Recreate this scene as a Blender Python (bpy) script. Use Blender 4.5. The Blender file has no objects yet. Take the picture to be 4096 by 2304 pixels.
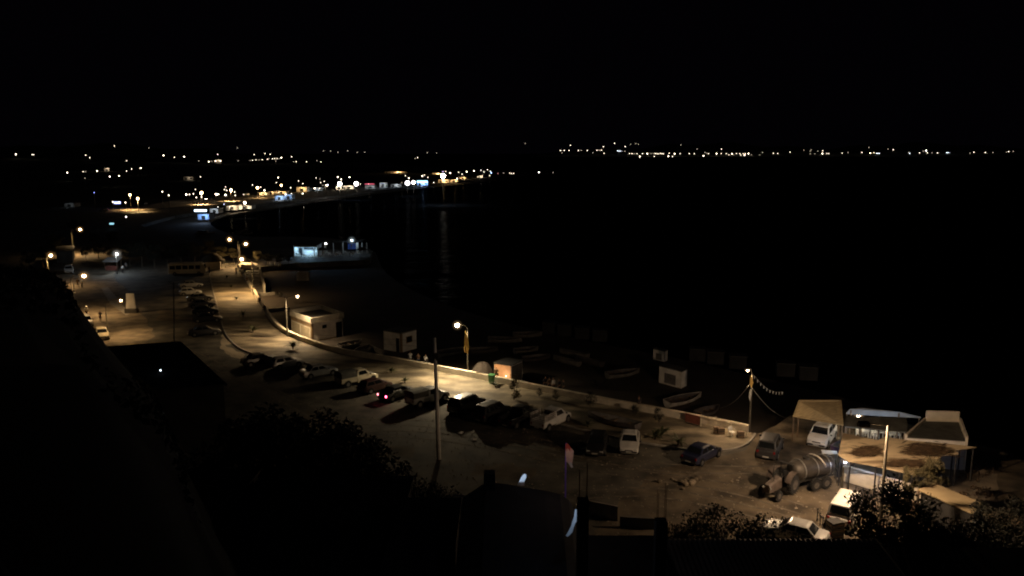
import bpy, bmesh, math, random
from mathutils import Vector, Matrix
R = math.radians
random.seed(7)
sc = bpy.context.scene
col = sc.collection
# ------------------------------------------------------------------ camera frame (photo pixels 4096 x 2304)
H, PITCH, F = 26.0, R(9.73), 3150.0
cp, sp = math.cos(PITCH), math.sin(PITCH)
def ray(px, py):
    u, v = (px-2048)/F, -(py-1152)/F
    return Vector((u, cp+v*sp, -sp+v*cp))
def G(px, py, z=0.0):
    d = ray(px, py); t = (H-z)/(-d.z)
    return Vector((d.x*t, d.y*t, z))
def AD(px, py, Y):
    d = ray(px, py); t = Y/d.y
    return Vector((d.x*t, Y, H+d.z*t))
cam = bpy.data.cameras.new('camera'); co = bpy.data.objects.new('camera', cam); col.objects.link(co)
co.location = (0, 0, H); co.rotation_euler = (R(90)-PITCH, 0, 0)
cam.sensor_width = 36; cam.lens = 36*F/4096; cam.clip_start = 0.3; cam.clip_end = 40000
sc.camera = co
# ------------------------------------------------------------------ materials
def mat(name, c, rough=.8, var=.25, scale=3.0, bump=0.0, metal=0.0, coat=0.0, c2=None, detail=4, spec=.5, stretch=None, trans=0, pos=(.32, .68)):
    m = bpy.data.materials.new(name); m.use_nodes = True
    nt = m.node_tree; b = nt.nodes['Principled BSDF']
    b.inputs['Roughness'].default_value = rough; b.inputs['Metallic'].default_value = metal
    b.inputs['Coat Weight'].default_value = coat; b.inputs['Coat Roughness'].default_value = .14; b.inputs['Specular IOR Level'].default_value = spec
    tc = nt.nodes.new('ShaderNodeTexCoord'); n = nt.nodes.new('ShaderNodeTexNoise')
    n.inputs['Scale'].default_value = scale; n.inputs['Detail'].default_value = detail
    if stretch:
        mp = nt.nodes.new('ShaderNodeMapping'); mp.inputs['Scale'].default_value = stretch
        nt.links.new(tc.outputs['Object'], mp.inputs[0]); nt.links.new(mp.outputs[0], n.inputs['Vector'])
    else: nt.links.new(tc.outputs['Object'], n.inputs['Vector'])
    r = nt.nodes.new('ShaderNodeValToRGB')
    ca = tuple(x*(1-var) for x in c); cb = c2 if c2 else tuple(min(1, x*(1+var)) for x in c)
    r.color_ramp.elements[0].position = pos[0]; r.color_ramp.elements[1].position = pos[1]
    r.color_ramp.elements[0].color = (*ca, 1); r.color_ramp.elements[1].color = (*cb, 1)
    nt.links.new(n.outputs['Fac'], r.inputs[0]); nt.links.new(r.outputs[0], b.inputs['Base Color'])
    if bump:
        bp = nt.nodes.new('ShaderNodeBump'); bp.inputs['Strength'].default_value = bump
        n2 = nt.nodes.new('ShaderNodeTexNoise'); n2.inputs['Scale'].default_value = scale*6; n2.inputs['Detail'].default_value = 5
        nt.links.new(tc.outputs['Object'], n2.inputs['Vector']); nt.links.new(n2.outputs['Fac'], bp.inputs['Height'])
        nt.links.new(bp.outputs[0], b.inputs['Normal'])
    if trans: b.inputs['Transmission Weight'].default_value = trans
    return m
def emis(name, c, s):
    m = bpy.data.materials.new(name); m.use_nodes = True; nt = m.node_tree
    b = nt.nodes['Principled BSDF']; b.inputs['Base Color'].default_value = (.8, .8, .8, 1)
    b.inputs['Emission Color'].default_value = (*c, 1); b.inputs['Emission Strength'].default_value = s
    return m
SOD = (1.0, .63, .28); WARM = (1.0, .80, .55); COOL = (.72, .86, 1.0)
M = {}
def paver():
    m = bpy.data.materials.new('pavers'); m.use_nodes = True; nt = m.node_tree; b = nt.nodes['Principled BSDF']
    b.inputs['Roughness'].default_value = .75
    tc = nt.nodes.new('ShaderNodeTexCoord')
    def ns(scale, mp=None, det=4):
        n = nt.nodes.new('ShaderNodeTexNoise'); n.inputs['Scale'].default_value = scale; n.inputs['Detail'].default_value = det
        if mp:
            q = nt.nodes.new('ShaderNodeMapping'); q.inputs['Scale'].default_value = mp
            nt.links.new(tc.outputs['Object'], q.inputs[0]); nt.links.new(q.outputs[0], n.inputs['Vector'])
        else: nt.links.new(tc.outputs['Object'], n.inputs['Vector'])
        return n
    def mul(a, c, t='MULTIPLY', f=1.0):
        x = nt.nodes.new('ShaderNodeMix'); x.data_type = 'RGBA'; x.blend_type = t; x.inputs[0].default_value = f
        nt.links.new(a, x.inputs[6]); nt.links.new(c, x.inputs[7]); return x.outputs[2]
    def ramp(n, p0, c0, p1, c1):
        r = nt.nodes.new('ShaderNodeValToRGB'); e = r.color_ramp.elements
        e[0].position = p0; e[0].color = (*c0, 1); e[1].position = p1; e[1].color = (*c1, 1)
        nt.links.new(n, r.inputs[0]); return r.outputs[0]
    a = ramp(ns(.42, (.5, 1.1, 1), 6).outputs['Fac'], .40, (.15, .12, .08), .64, (.54, .45, .31))
    bb = ramp(ns(.22).outputs['Fac'], .35, (.42, .42, .42), .62, (1, 1, 1))
    br = nt.nodes.new('ShaderNodeTexBrick'); br.inputs['Scale'].default_value = 1.6
    br.inputs['Color1'].default_value = (1, 1, 1, 1); br.inputs['Color2'].default_value = (.72, .72, .7, 1); br.inputs['Mortar'].default_value = (.35, .33, .3, 1)
    nt.links.new(tc.outputs['Object'], br.inputs['Vector'])
    c = mul(mul(a, bb), br.outputs['Color'], f=.75)
    nt.links.new(c, b.inputs['Base Color'])
    bp = nt.nodes.new('ShaderNodeBump'); bp.inputs['Strength'].default_value = .5; bp.inputs['Distance'].default_value = .08
    nt.links.new(ns(2.2).outputs['Fac'], bp.inputs['Height']); nt.links.new(bp.outputs[0], b.inputs['Normal'])
    return m
def sea_mat():
    m = bpy.data.materials.new('sea water'); m.use_nodes = True; nt = m.node_tree; b = nt.nodes['Principled BSDF']
    b.inputs['Base Color'].default_value = (.0015, .002, .003, 1); b.inputs['Roughness'].default_value = .9; b.inputs['Specular IOR Level'].default_value = 0
    gl = nt.nodes.new('ShaderNodeBsdfGlossy'); gl.inputs['Roughness'].default_value = .14; ms = nt.nodes.new('ShaderNodeMixShader'); ms.inputs[0].default_value = .0018
    nt.links.new(b.outputs[0], ms.inputs[1]); nt.links.new(gl.outputs[0], ms.inputs[2]); nt.links.new(ms.outputs[0], nt.nodes['Material Output'].inputs['Surface'])
    tc = nt.nodes.new('ShaderNodeTexCoord'); mp = nt.nodes.new('ShaderNodeMapping'); mp.inputs['Scale'].default_value = (.035, .10, 1)
    n = nt.nodes.new('ShaderNodeTexNoise'); n.inputs['Scale'].default_value = 1.0; n.inputs['Detail'].default_value = 5
    bp = nt.nodes.new('ShaderNodeBump'); bp.inputs['Strength'].default_value = 1; bp.inputs['Distance'].default_value = 2.2; nt.links.new(bp.outputs[0], gl.inputs['Normal'])
    nt.links.new(tc.outputs['Object'], mp.inputs[0]); nt.links.new(mp.outputs[0], n.inputs['Vector'])
    nt.links.new(n.outputs['Fac'], bp.inputs['Height']); nt.links.new(bp.outputs[0], b.inputs['Normal'])
    return m
M['paver'] = paver(); M['sea'] = sea_mat()
M['asphalt'] = mat('asphalt', (.055, .051, .044), .85, .5, .45, .6, c2=(.145, .128, .10), detail=9)
M['dirt'] = mat('packed dirt', (.15, .12, .085), .95, .5, .5, .7, c2=(.30, .245, .175), detail=9)
M['lotdirt'] = mat('lot dirt', (.085, .066, .047), .95, .55, .45, .8, c2=(.19, .15, .10), detail=8)
M['roaddust'] = mat('dusty road', (.30, .25, .18), .95, .2, .3)
M['brush'] = mat('dry brush', (.075, .045, .022), .9, .4, 2)
M['sand'] = mat('sand', (.040, .031, .024), .95, .3, .25, .4)
M['darkland'] = mat('dark scrub', (.03, .033, .02), .95, .4, .02, 0)
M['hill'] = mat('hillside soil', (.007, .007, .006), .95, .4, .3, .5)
M['concrete'] = mat('concrete', (.30, .28, .25), .85, .3, 1.2, .25)
M['darkconc'] = mat('weathered concrete', (.10, .096, .09), .9, .4, .7, .25)
M['wallpaint'] = mat('cream wall paint', (.74, .68, .56), .8, .12, 1.5, .1)
M['whitewash'] = mat('whitewash', (.84, .81, .75), .8, .14, 1.2, .12)
M['coping'] = mat('coping', (.68, .60, .46), .7, .18, 1.5, .15)
M['beigedark'] = mat('plinth paint', (.32, .22, .12), .8, .25, 1.0, .15)
M['shutter'] = mat('shutter metal', (.62, .54, .38), .55, .15, 2, .1)
M['darkmetal'] = mat('dark metal', (.03, .03, .03), .5, .3, 4)
M['greymetal'] = mat('galvanised metal', (.34, .34, .33), .45, .2, 3, metal=.6)
M['polepaint'] = mat('pole paint', (.10, .09, .07), .6, .2, 2)
M['glass'] = mat('window glass', (.012, .014, .016), .06, .2, 1, spec=.8)
M['black'] = mat('black void', (.006, .006, .006), .9, .2, 2)
M['dullrim'] = mat('dusty rim', (.10, .09, .08), .7, .4, 4)
M['tyre'] = mat('tyre rubber', (.018, .018, .018), .85, .2, 5)
M['rim'] = mat('wheel rim', (.35, .35, .36), .35, .15, 4, metal=.8)
M['trim'] = mat('plastic trim', (.03, .03, .032), .6, .2, 4)
M['gravel'] = mat('pale gravel', (.30, .26, .20), .95, .5, 3)
M['track'] = mat('tyre track dust', (.13, .11, .085), .95, .5, 1.2)
M['headlamp'] = mat('headlamp lens', (.6, .62, .62), .08, .1, 6, spec=1)
M['tail'] = mat('tail lamp lens', (.22, .01, .01), .15, .1, 6, spec=.8)
M['taillit'] = emis('lit tail lamp', (1, .06, .16), 22)
M['taildim'] = emis('lit small tail lamp', (1, .25, .3), 6)
M['plate'] = mat('number plate', (.5, .5, .48), .5, .1, 6)
M['bark'] = mat('bark', (.07, .055, .04), .95, .35, 6, .4)
M['leaf'] = mat('foliage', (.022, .026, .011), .75, .45, .8, c2=(.05, .052, .025))
M['leafdark'] = mat('dark foliage', (.010, .012, .006), .75, .45, .8)
M['leafdry'] = mat('dry and lamplit foliage', (.10, .085, .04), .75, .45, .8)  # pale colour also stands in for lamplight on the 'lit' trees
M['palm'] = mat('palm frond', (.055, .06, .022), .6, .4, 3)
M['thatch'] = mat('thatch', (.06, .045, .025), .95, .5, 4, .5)
M['wood'] = mat('weathered wood', (.16, .11, .07), .8, .35, 3, .2)
M['boatwhite'] = mat('white boat paint', (.46, .43, .40), .55, .25, 2)
M['boatpale'] = mat('faded boat paint', (.17, .16, .15), .6, .3, 2)
M['boatdark'] = mat('dark boat paint', (.07, .06, .06), .55, .3, 2)
M['boatpurple'] = mat('purple boat paint', (.10, .06, .12), .6, .3, 2)
M['blackroof'] = mat('black roofing', (.016, .016, .017), .9, .35, 1.2, .2)
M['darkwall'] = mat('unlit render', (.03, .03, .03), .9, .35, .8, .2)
M['tarp'] = mat('dark tarpaulin', (.085, .085, .075), .8, .35, 1.2, .3)
M['tarpblue'] = mat('blue grey tarpaulin', (.30, .36, .46), .7, .2, .8, .3)
M['awning'] = mat('straw awning', (.36, .28, .15), .9, .25, 2.0, .4, stretch=(1, 5, 1))
M['canopy'] = mat('canvas canopy', (.56, .42, .26), .85, .55, .55, .3, stretch=(.45, 1.6, 1), c2=(.72, .58, .38), pos=(.40, .52))  # dark blotches put foliage shadows into the canvas colour
M['yellowflag'] = mat('yellow flag cloth', (.78, .52, .16), .8, .1, 2)
M['whiteflag'] = mat('white flag cloth', (.75, .75, .72), .8, .1, 2)
M['redflag'] = mat('red flag cloth', (.50, .08, .05), .8, .1, 2)
M['orangeflag'] = mat('orange flag cloth', (.85, .58, .46), .8, .1, 2)
M['plasticwhite'] = mat('white plastic', (.78, .77, .72), .45, .05, 3)
M['bingreen'] = mat('green bin plastic', (.07, .24, .09), .45, .15, 3)
M['peach'] = mat('peach interior paint', (.75, .40, .20), .7, .1, 2)
M['brickred'] = mat('brick red cloth', (.22, .07, .05), .8, .2, 2)
M['tank'] = mat('tank steel', (.05, .045, .04), .55, .6, 1.2, .2, metal=.25)
M['tractorred'] = mat('faded tractor paint', (.10, .08, .07), .6, .3, 2)
M['roofmetal'] = mat('corrugated roof', (.10, .095, .085), .6, .3, 1)
M['rooftan'] = mat('tan sheet roof', (.34, .27, .16), .75, .2, .6, .2)
M['skin'] = mat('skin', (.30, .17, .11), .6, .1, 8)
M['hair'] = mat('hair', (.012, .01, .009), .7, .2, 20)
for k, c in dict(white=(.70, .69, .66), dark=(.02, .02, .025), navy=(.03, .04, .08), brown=(.12, .07, .04), jeans=(.05, .07, .12), grey=(.2, .2, .2), red=(.3, .04, .03)).items():
    M['cloth_'+k] = mat(k+' cloth', c, .9, .15, 6)
for k, c in dict(white=(.72, .71, .68), silver=(.42, .42, .41), grey=(.17, .17, .17), dark=(.035, .035, .038), black=(.012, .012, .014), red=(.055, .022, .02), navy=(.02, .025, .06), beige=(.45, .38, .26), cream=(.70, .62, .45)).items():
    M['car_'+k] = mat(k+' car paint', c, .5 if k in ('black', 'dark') else .35, .12, 1.5, coat=.15 if k in ('black', 'dark') else .45, metal=.3 if k in ('silver', 'grey') else 0)
# ------------------------------------------------------------------ mesh helper
class MB:
    def __init__(s): s.v, s.f, s.mi, s.ms = [], [], [], []
    def m(s, mt):
        if mt not in s.ms: s.ms.append(mt)
        return s.ms.index(mt)
    def add(s, vs, fs, mt):
        b = len(s.v); i = s.m(mt); s.v += [tuple(v) for v in vs]
        for f in fs: s.f.append(tuple(b+k for k in f)); s.mi.append(i)
    def box(s, c, d, mt, rz=0, mat4=None):
        x, y, z = d[0]/2, d[1]/2, d[2]/2
        vs = [Vector((a*x, b*y, e*z)) for a in (-1, 1) for b in (-1, 1) for e in (-1, 1)]
        T = Matrix.Translation(c) @ Matrix.Rotation(rz, 4, 'Z')
        if mat4: T = mat4 @ T
        s.add([T @ v for v in vs], [(0, 1, 3, 2), (4, 6, 7, 5), (0, 4, 5, 1), (2, 3, 7, 6), (0, 2, 6, 4), (1, 5, 7, 3)], mt)
    def tube(s, pts, rad, mt, n=8, cap=True):
        pts = [Vector(p) for p in pts]; k = len(pts)
        if not hasattr(rad, '__len__'): rad = [rad]*k
        vs = []
        for i, p in enumerate(pts):
            d = (pts[min(i+1, k-1)]-pts[max(i-1, 0)])
            if d.length < 1e-6: d = Vector((0, 0, 1))
            d.normalize(); a = d.cross(Vector((0, 0, 1)) if abs(d.z) < .9 else Vector((1, 0, 0))).normalized(); b = d.cross(a)
            for j in range(n):
                t = 2*math.pi*j/n; vs.append(p+(a*math.cos(t)+b*math.sin(t))*rad[i])
        fs = [(i*n+j, i*n+(j+1) % n, (i+1)*n+(j+1) % n, (i+1)*n+j) for i in range(k-1) for j in range(n)]
        if cap: fs += [tuple(range(n))[::-1], tuple((k-1)*n+j for j in range(n))]
        s.add(vs, fs, mt)
    def cyl(s, c, r, h, mt, axis='Z', n=16):
        c = Vector(c); d = {'X': Vector((1, 0, 0)), 'Y': Vector((0, 1, 0)), 'Z': Vector((0, 0, 1))}[axis]*h/2
        s.tube([c-d, c+d], r, mt, n)
    def ball(s, c, r, mt, n=10, m=6, sc_=(1, 1, 1)):
        c = Vector(c); vs = [c+Vector((0, 0, r*sc_[2]))]
        for i in range(1, m):
            a = math.pi*i/m
            for j in range(n):
                b = 2*math.pi*j/n; vs.append(c+Vector((r*sc_[0]*math.sin(a)*math.cos(b), r*sc_[1]*math.sin(a)*math.sin(b), r*sc_[2]*math.cos(a))))
        vs.append(c-Vector((0, 0, r*sc_[2])))
        fs = [(0, 1+j, 1+(j+1) % n) for j in range(n)]
        for i in range(m-2):
            for j in range(n): fs.append((1+i*n+j, 1+(i+1)*n+j, 1+(i+1)*n+(j+1) % n, 1+i*n+(j+1) % n))
        L = len(vs)-1; b = 1+(m-2)*n
        fs += [(L, b+(j+1) % n, b+j) for j in range(n)]
        s.add(vs, fs, mt)
    def loft(s, secs, mt, cap=True, closed=True):
        n = len(secs[0]); vs = [p for q in secs for p in q]; fs = []
        for i in range(len(secs)-1):
            for j in range(n if closed else n-1):
                fs.append((i*n+j, i*n+(j+1) % n, (i+1)*n+(j+1) % n, (i+1)*n+j))
        if cap: fs += [tuple(range(n))[::-1], tuple((len(secs)-1)*n+j for j in range(n))]
        s.add(vs, fs, mt)
    def prism(s, poly, z0, z1, mt):
        n = len(poly); vs = [(p[0], p[1], z0) for p in poly]+[(p[0], p[1], z1) for p in poly]
        fs = [(j, (j+1) % n, n+(j+1) % n, n+j) for j in range(n)]+[tuple(range(n))[::-1], tuple(range(n, 2*n))]
        s.add(vs, fs, mt)
    def panel(s, q, u0, u1, v0, v1, off, mt, th=.02):
        q = [Vector(p) for p in q]
        nrm = (q[1]-q[0]).cross(q[3]-q[0]).normalized()
        B = lambda u, v: (q[0]*(1-u)+q[1]*u)*(1-v)+(q[3]*(1-u)+q[2]*u)*v
        c = [B(u0, v0), B(u1, v0), B(u1, v1), B(u0, v1)]
        vs = [p+nrm*(off-th) for p in c]+[p+nrm*off for p in c]
        s.add(vs, [(0, 1, 5, 4), (1, 2, 6, 5), (2, 3, 7, 6), (3, 0, 4, 7), (4, 5, 6, 7), (3, 2, 1, 0)], mt)
    def build(s, name, parent=None, smooth=False, bevel=0, loc=None):
        me = bpy.data.meshes.new(name); me.from_pydata(s.v, [], s.f)
        for t in s.ms: me.materials.append(t)
        me.polygons.foreach_set('material_index', s.mi)
        bm = bmesh.new(); bm.from_mesh(me); bmesh.ops.recalc_face_normals(bm, faces=bm.faces[:]); bm.to_mesh(me); bm.free()
        if smooth: me.polygons.foreach_set('use_smooth', [True]*len(me.polygons))
        me.update(); o = bpy.data.objects.new(name, me); col.objects.link(o)
        if parent: o.parent = parent
        if loc is not None: o.location = loc
        if bevel:
            b = o.modifiers.new('edge', 'BEVEL'); b.width = bevel; b.segments = 2; b.limit_method = 'ANGLE'; b.angle_limit = R(28)
        return o
def tag(o, label=None, cat=None, group=None, kind=None):
    if label: o['label'] = label
    if cat: o['category'] = cat
    if group: o['group'] = group
    if kind: o['kind'] = kind
    return o
def empty(name, loc=(0, 0, 0), rz=0, label=None, cat=None, group=None, scale=1):
    o = bpy.data.objects.new(name, None); col.objects.link(o); o.location = loc; o.rotation_euler = (0, 0, rz); o.scale = (scale,)*3
    o.empty_display_size = .2
    return tag(o, label, cat, group)
def copy_tree(o, parent=None):
    c = o.copy(); col.objects.link(c); c.parent = parent
    for ch in o.children:
        d = ch.copy(); col.objects.link(d); d.parent = c
        for g in ch.children:
            e = g.copy(); col.objects.link(e); e.parent = d
    return c
def place(o, loc, rz=0, s=1, label=None, group=None, name=None):
    o.location = loc; o.rotation_euler = (0, 0, rz); o.scale = (s,)*3 if not hasattr(s, '__len__') else s
    if label: o['label'] = label
    if group: o['group'] = group
    return o
def light(name, loc, c, p, parent=None, r=.15, kind='POINT'):
    l = bpy.data.lights.new(name, kind); l.color = c; l.energy = p; l.shadow_soft_size = r
    o = bpy.data.objects.new(name, l); col.objects.link(o); o.location = loc
    if parent: o.parent = parent
    return o
def heading(a, b):
    d = b-a; return math.atan2(d.y, d.x)
# ------------------------------------------------------------------ world: moonless night, a trace of sky
w = bpy.data.worlds.new('World'); sc.world = w; w.use_nodes = True
nt = w.node_tree; bg = nt.nodes['Background']; sky = nt.nodes.new('ShaderNodeTexSky'); sky.sky_type = 'NISHITA'; sky.sun_disc = False
sky.sun_elevation = R(-4); sky.sun_rotation = R(200)
mx = nt.nodes.new('ShaderNodeMix'); mx.data_type = 'RGBA'; mx.inputs[0].default_value = .96
mx.inputs[7].default_value = (.0075, .0055, .011, 1)
nt.links.new(sky.outputs[0], mx.inputs[6]); nt.links.new(mx.outputs[2], bg.inputs[0]); bg.inputs[1].default_value = .07
moon = light('moon_lamp', (0, 0, 100), (.8, .88, 1), .004, r=0, kind='SUN'); moon.data.angle = R(8); moon.rotation_euler = (R(35), R(20), 0)
# ------------------------------------------------------------------ setting
def rough(pts, k=.5, seg=2.5):
    rr = random.Random(len(pts)*13+int(abs(pts[0].x))); out = []
    for a, b_ in zip(pts, pts[1:]+pts[:1]):
        L = (b_-a).length; n = max(1, min(40, int(L/seg))); d = (b_-a).normalized(); q = Vector((-d.y, d.x, 0))
        out += [a.lerp(b_, i/n)+(q*rr.uniform(-k, k) if i else Vector()) for i in range(n)]
    return out
def sheet(name, pts, mt, kind='structure'):
    b = MB(); b.add(pts, [tuple(range(len(pts)))], mt)
    me = bpy.data.meshes.new(name); me.from_pydata(b.v, [], b.f); me.materials.append(mt)
    bm = bmesh.new(); bm.from_mesh(me); bmesh.ops.triangulate(bm, faces=bm.faces[:])
    for f in bm.faces:
        if f.normal.z < 0: f.normal_flip()
    bm.to_mesh(me); bm.free()
    o = bpy.data.objects.new(name, me); col.objects.link(o); o['kind'] = kind; return o
def chaikin(p, n=2):
    for _ in range(n):
        q = [p[0]]
        for a, b in zip(p, p[1:]): q += [a*.75+b*.25, a*.25+b*.75]
        p = q+[p[-1]]
    return p
ZB, ZS = -1.2, -1.8
S = 20000
b = MB(); b.add([(-S, -200, ZS), (S, -200, ZS), (S, 30000, ZS), (-S, 30000, ZS)], [(0, 1, 2, 3)], M['sea']); b.build('sea')['kind'] = 'structure'
wallpx = [(952, 1068), (975, 1112), (1005, 1165), (1040, 1222), (1075, 1280), (1110, 1322), (1160, 1352), (1240, 1383), (1340, 1416), (1500, 1442), (1640, 1468), (1890, 1516), (1960, 1530), (2200, 1580), (2400, 1620), (2700, 1676), (2990, 1735)]
wall = [G(*p) for p in wallpx]; wall = chaikin(wall, 2)
shore = [(4600, 2010), (4096, 1830), (3900, 1760), (3600, 1660), (3300, 1570), (3000, 1500), (2700, 1430), (2400, 1375), (2100, 1310), (1900, 1260), (1700, 1190), (1560, 1110), (1520, 1060), (1500, 1000), (1380, 955), (1180, 945), (1000, 950), (880, 925), (830, 890), (880, 865), (1000, 846), (1150, 825), (1300, 800), (1500, 773), (1700, 750), (1850, 737), (2000, 717), (2100, 704), (2235, 698), (2240, 690), (1950, 684), (1700, 668), (1500, 650), (1420, 640)]
shw = chaikin([G(x, y, ZB) for x, y in shore], 1)
beach = shw+[Vector((-1500, 3200, ZB)), Vector((-6000, 3200, ZB)), Vector((-6000, 60, ZB)), Vector((-60, 20, ZB)), Vector((60, 20, ZB))]
sheet('beach', beach, M['sand'])
bb = MB()
for a, c in zip(shw, shw[1:]):
    n = Vector((-(c-a).y, (c-a).x, 0))
    bb.add([a, c, c+Vector((0, 0, -.8)), a+Vector((0, 0, -.8))], [(0, 1, 2, 3)], M['sand'])
bb.build('beach_edge')['kind'] = 'structure'
# town ground (car park, streets) at z = 0
land = [v.copy() for v in wall[::-1]]
land = [G(4700, 2060), G(3990, 1800), G(3660, 1700), G(3380, 1635), G(3160, 1660), G(3060, 1735)]+land
land += [G(1040, 1068), G(1180, 1052), G(1480, 1040), G(1490, 1003), G(1180, 990), G(950, 1000), G(700, 950), G(560, 900), G(700, 862), G(960, 828), G(1100, 808), G(1300, 788), G(1500, 763), G(1700, 740), G(1950, 712), G(2150, 698), G(1900, 688), G(1500, 660), Vector((-1500, 2900, 0)), Vector((-6000, 2900, 0)), Vector((-6000, 10, 0)), Vector((60, 10, 0))]
sheet('ground', land, M['asphalt'])
bb = MB()
for a, c in zip(land[:-4], land[1:-3]):
    bb.add([a, c, c+Vector((0, 0, -1.4)), a+Vector((0, 0, -1.4))], [(0, 1, 2, 3)], M['darkconc'])
bb.build('quay_face')['kind'] = 'structure'
# far scrub land laid over the ground
sheet('field', [p+Vector((0, 0, .004)) for p in [G(-1500, 900), G(200, 930), G(560, 850), G(1000, 790), G(1500, 745), G(1950, 705), G(1900, 692), G(1500, 664), Vector((-1500, 2890, 0)), Vector((-5990, 2890, 0))]], M['darkland'])
# promenade: raised paved strip between kerb and sea wall
kerbpx = [(838, 1080), (848, 1140), (866, 1205), (884, 1275), (905, 1345), (960, 1398), (1040, 1425), (1150, 1440), (1300, 1470), (1450, 1505), (1600, 1545), (1780, 1590), (1950, 1625), (2150, 1675), (2350, 1725), (2550, 1770), (2750, 1800), (2880, 1808), (2970, 1790), (3010, 1755), (3015, 1737)]
kerb = chaikin([G(*p) for p in kerbpx], 2)
pv = [p+Vector((0, 0, .14)) for p in kerb]+[p+Vector((0, 0, .14)) for p in wall[::-1]]
sheet('pavement', pv, M['paver'])
def ribbon(name, line, wd, z0, z1, mt, parent=None, side=1):
    b = MB(); secs = []
    for i, p in enumerate(line):
        d = (line[min(i+1, len(line)-1)]-line[max(i-1, 0)]); d.z = 0; d.normalize(); n = Vector((-d.y, d.x, 0))
        a, c = p+n*wd*side*0, p+n*wd*side
        secs.append([Vector((a.x, a.y, z0)), Vector((c.x, c.y, z0)), Vector((c.x, c.y, z1)), Vector((a.x, a.y, z1))])
    b.loft(secs, mt); return b.build(name, parent)
k = ribbon('kerb', kerb, .18, -.01, .152, M['concrete'], side=-1); k['kind'] = 'structure'
sw = empty('sea_wall', (0, 0, 0), 0, 'long low curving cream wall with pale coping along the promenade edge', 'wall')
ribbon('wall', wall, .30, -1.3, .72, M['wallpaint'], sw, side=1)
ribbon('coping', [p+Vector((0, 0, 0)) for p in wall], .42, .72, .80, M['coping'], sw, side=1)
# dirt lot and street on the left, dirt by the cafe on the right
sheet('street', rough([G(*p)+Vector((0, 0, .006)) for p in [(150, 1400), (540, 1400), (620, 1345), (590, 1290), (540, 1215), (500, 1150), (455, 1110), (470, 1035), (440, 1050), (330, 1060), (315, 940), (262, 940), (235, 1010), (205, 1060), (150, 1120), (-200, 1200)]], .35), M['dirt'])
sheet('dirt_lot', rough([G(*p)+Vector((0, 0, .006)) for p in [(2350, 2200), (2480, 2000), (2600, 1880), (2900, 1822), (2985, 1800), (3030, 1735), (3160, 1665), (3380, 1640), (3650, 1705), (3980, 1805), (4500, 2000), (4500, 2400), (2350, 2400)]]), M['lotdirt'])
sheet('median_strip', [G(*p)+Vector((0, 0, .012)) for p in [(405, 1152), (432, 1148), (520, 1255), (505, 1262), (440, 1215)]], M['concrete'])
sheet('sand_patch', rough([G(*p)+Vector((0, 0, .01)) for p in [(888, 1330), (925, 1352), (945, 1375), (900, 1380), (982, 1418), (975, 1440), (925, 1428), (880, 1395), (885, 1360)]], .25, 1), M['roaddust'])
for q in [[(1230, 1640), (1420, 1700), (1380, 1760), (1180, 1700)], [(1560, 1780), (1660, 1790), (1650, 1830), (1540, 1820)], [(1900, 1850), (2150, 1870), (2120, 1920), (1880, 1900)], [(2150, 1800), (2260, 1790), (2280, 1830), (2170, 1850)], [(640, 1240), (720, 1245), (715, 1290), (620, 1280)]]: sheet('dust_patch', rough([G(*p)+Vector((0, 0, .008)) for p in q], .5, 1.2), M['lotdirt'])
sheet('yard', rough([G(*p)+Vector((0, 0, .014)) for p in [(3640, 1960), (3700, 1850), (3860, 1790), (3960, 1830), (3990, 1900), (3960, 2040)]], .5, 1.5), M['dirt'])
# hillside under the viewpoint
CREST = [(0, 1060), (120, 1080), (190, 1118), (225, 1215), (262, 1310), (300, 1385), (380, 1440), (520, 1550), (620, 1800), (760, 2420)]
def hz(x, y):
    a = max(0, min(1, (44-y)/40)); zb = 16*a
    u = x/max(y, 1); pxx = 2048+u*3240; zl = 0
    for (xa, ya), (xb, yb) in zip(CREST, CREST[1:]):
        if xa <= pxx <= xb or (xa == CREST[0][0] and pxx < xa):
            yy = ya+(yb-ya)*max(0, (pxx-xa)/(xb-xa)); d = ray(2048, yy); zl = (H+d.z/d.y*y-.7)*max(0, min(1, (78-y)/16)); break
    t2 = max(0, min(1, (x-36)/16)); zr = 7*t2*max(0, min(1, (56-y)/14))
    return max(zb, zl, zr)-.05+.35*math.sin(x*.7+y*.3)*math.sin(y*.5)*min(1, max(zb, zl, zr)/3)*min(1, y/60)
bb = MB(); nx, ny = 70, 50; vs = []; fs = []
for j in range(ny+1):
    for i in range(nx+1):
        x = -110+i*190/nx; y = 2+j*88/ny; vs.append((x, y, hz(x, y)))
for j in range(ny):
    for i in range(nx):
        a = j*(nx+1)+i; q = (a, a+1, a+nx+2, a+nx+1)
        if max(vs[k][2] for k in q) > -.04: fs.append(q)
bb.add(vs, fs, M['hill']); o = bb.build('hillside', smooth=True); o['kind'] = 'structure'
# distant hills: left inland slope and the coast over the bay
def slope(name, x0, x1, y0, y1, zt, seed):
    rr = random.Random(seed); b = MB(); n = 60; vs = []; fs = []
    for j in range(5):
        for i in range(n+1):
            x = x0+(x1-x0)*i/n; e = min(1, i/6, (n-i)/6)
            y = y0+(y1-y0)*j/4; z = -2+(zt*j/4)*(.8+.2*math.sin(i*.4+seed)+.12*math.sin(i*1.3))*e if j else -2
            vs.append((x, y, z))
    for j in range(4):
        for i in range(n):
            a = j*(n+1)+i; fs.append((a, a+1, a+n+2, a+n+1))
    b.add(vs, fs, M['darkland']); o = b.build(name, smooth=True); o['kind'] = 'structure'
slope('hills', -5200, -700, 1850, 3000, 60, 1)
slope('hills', 150, 7500, 5900, 7600, 120, 2)

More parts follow.
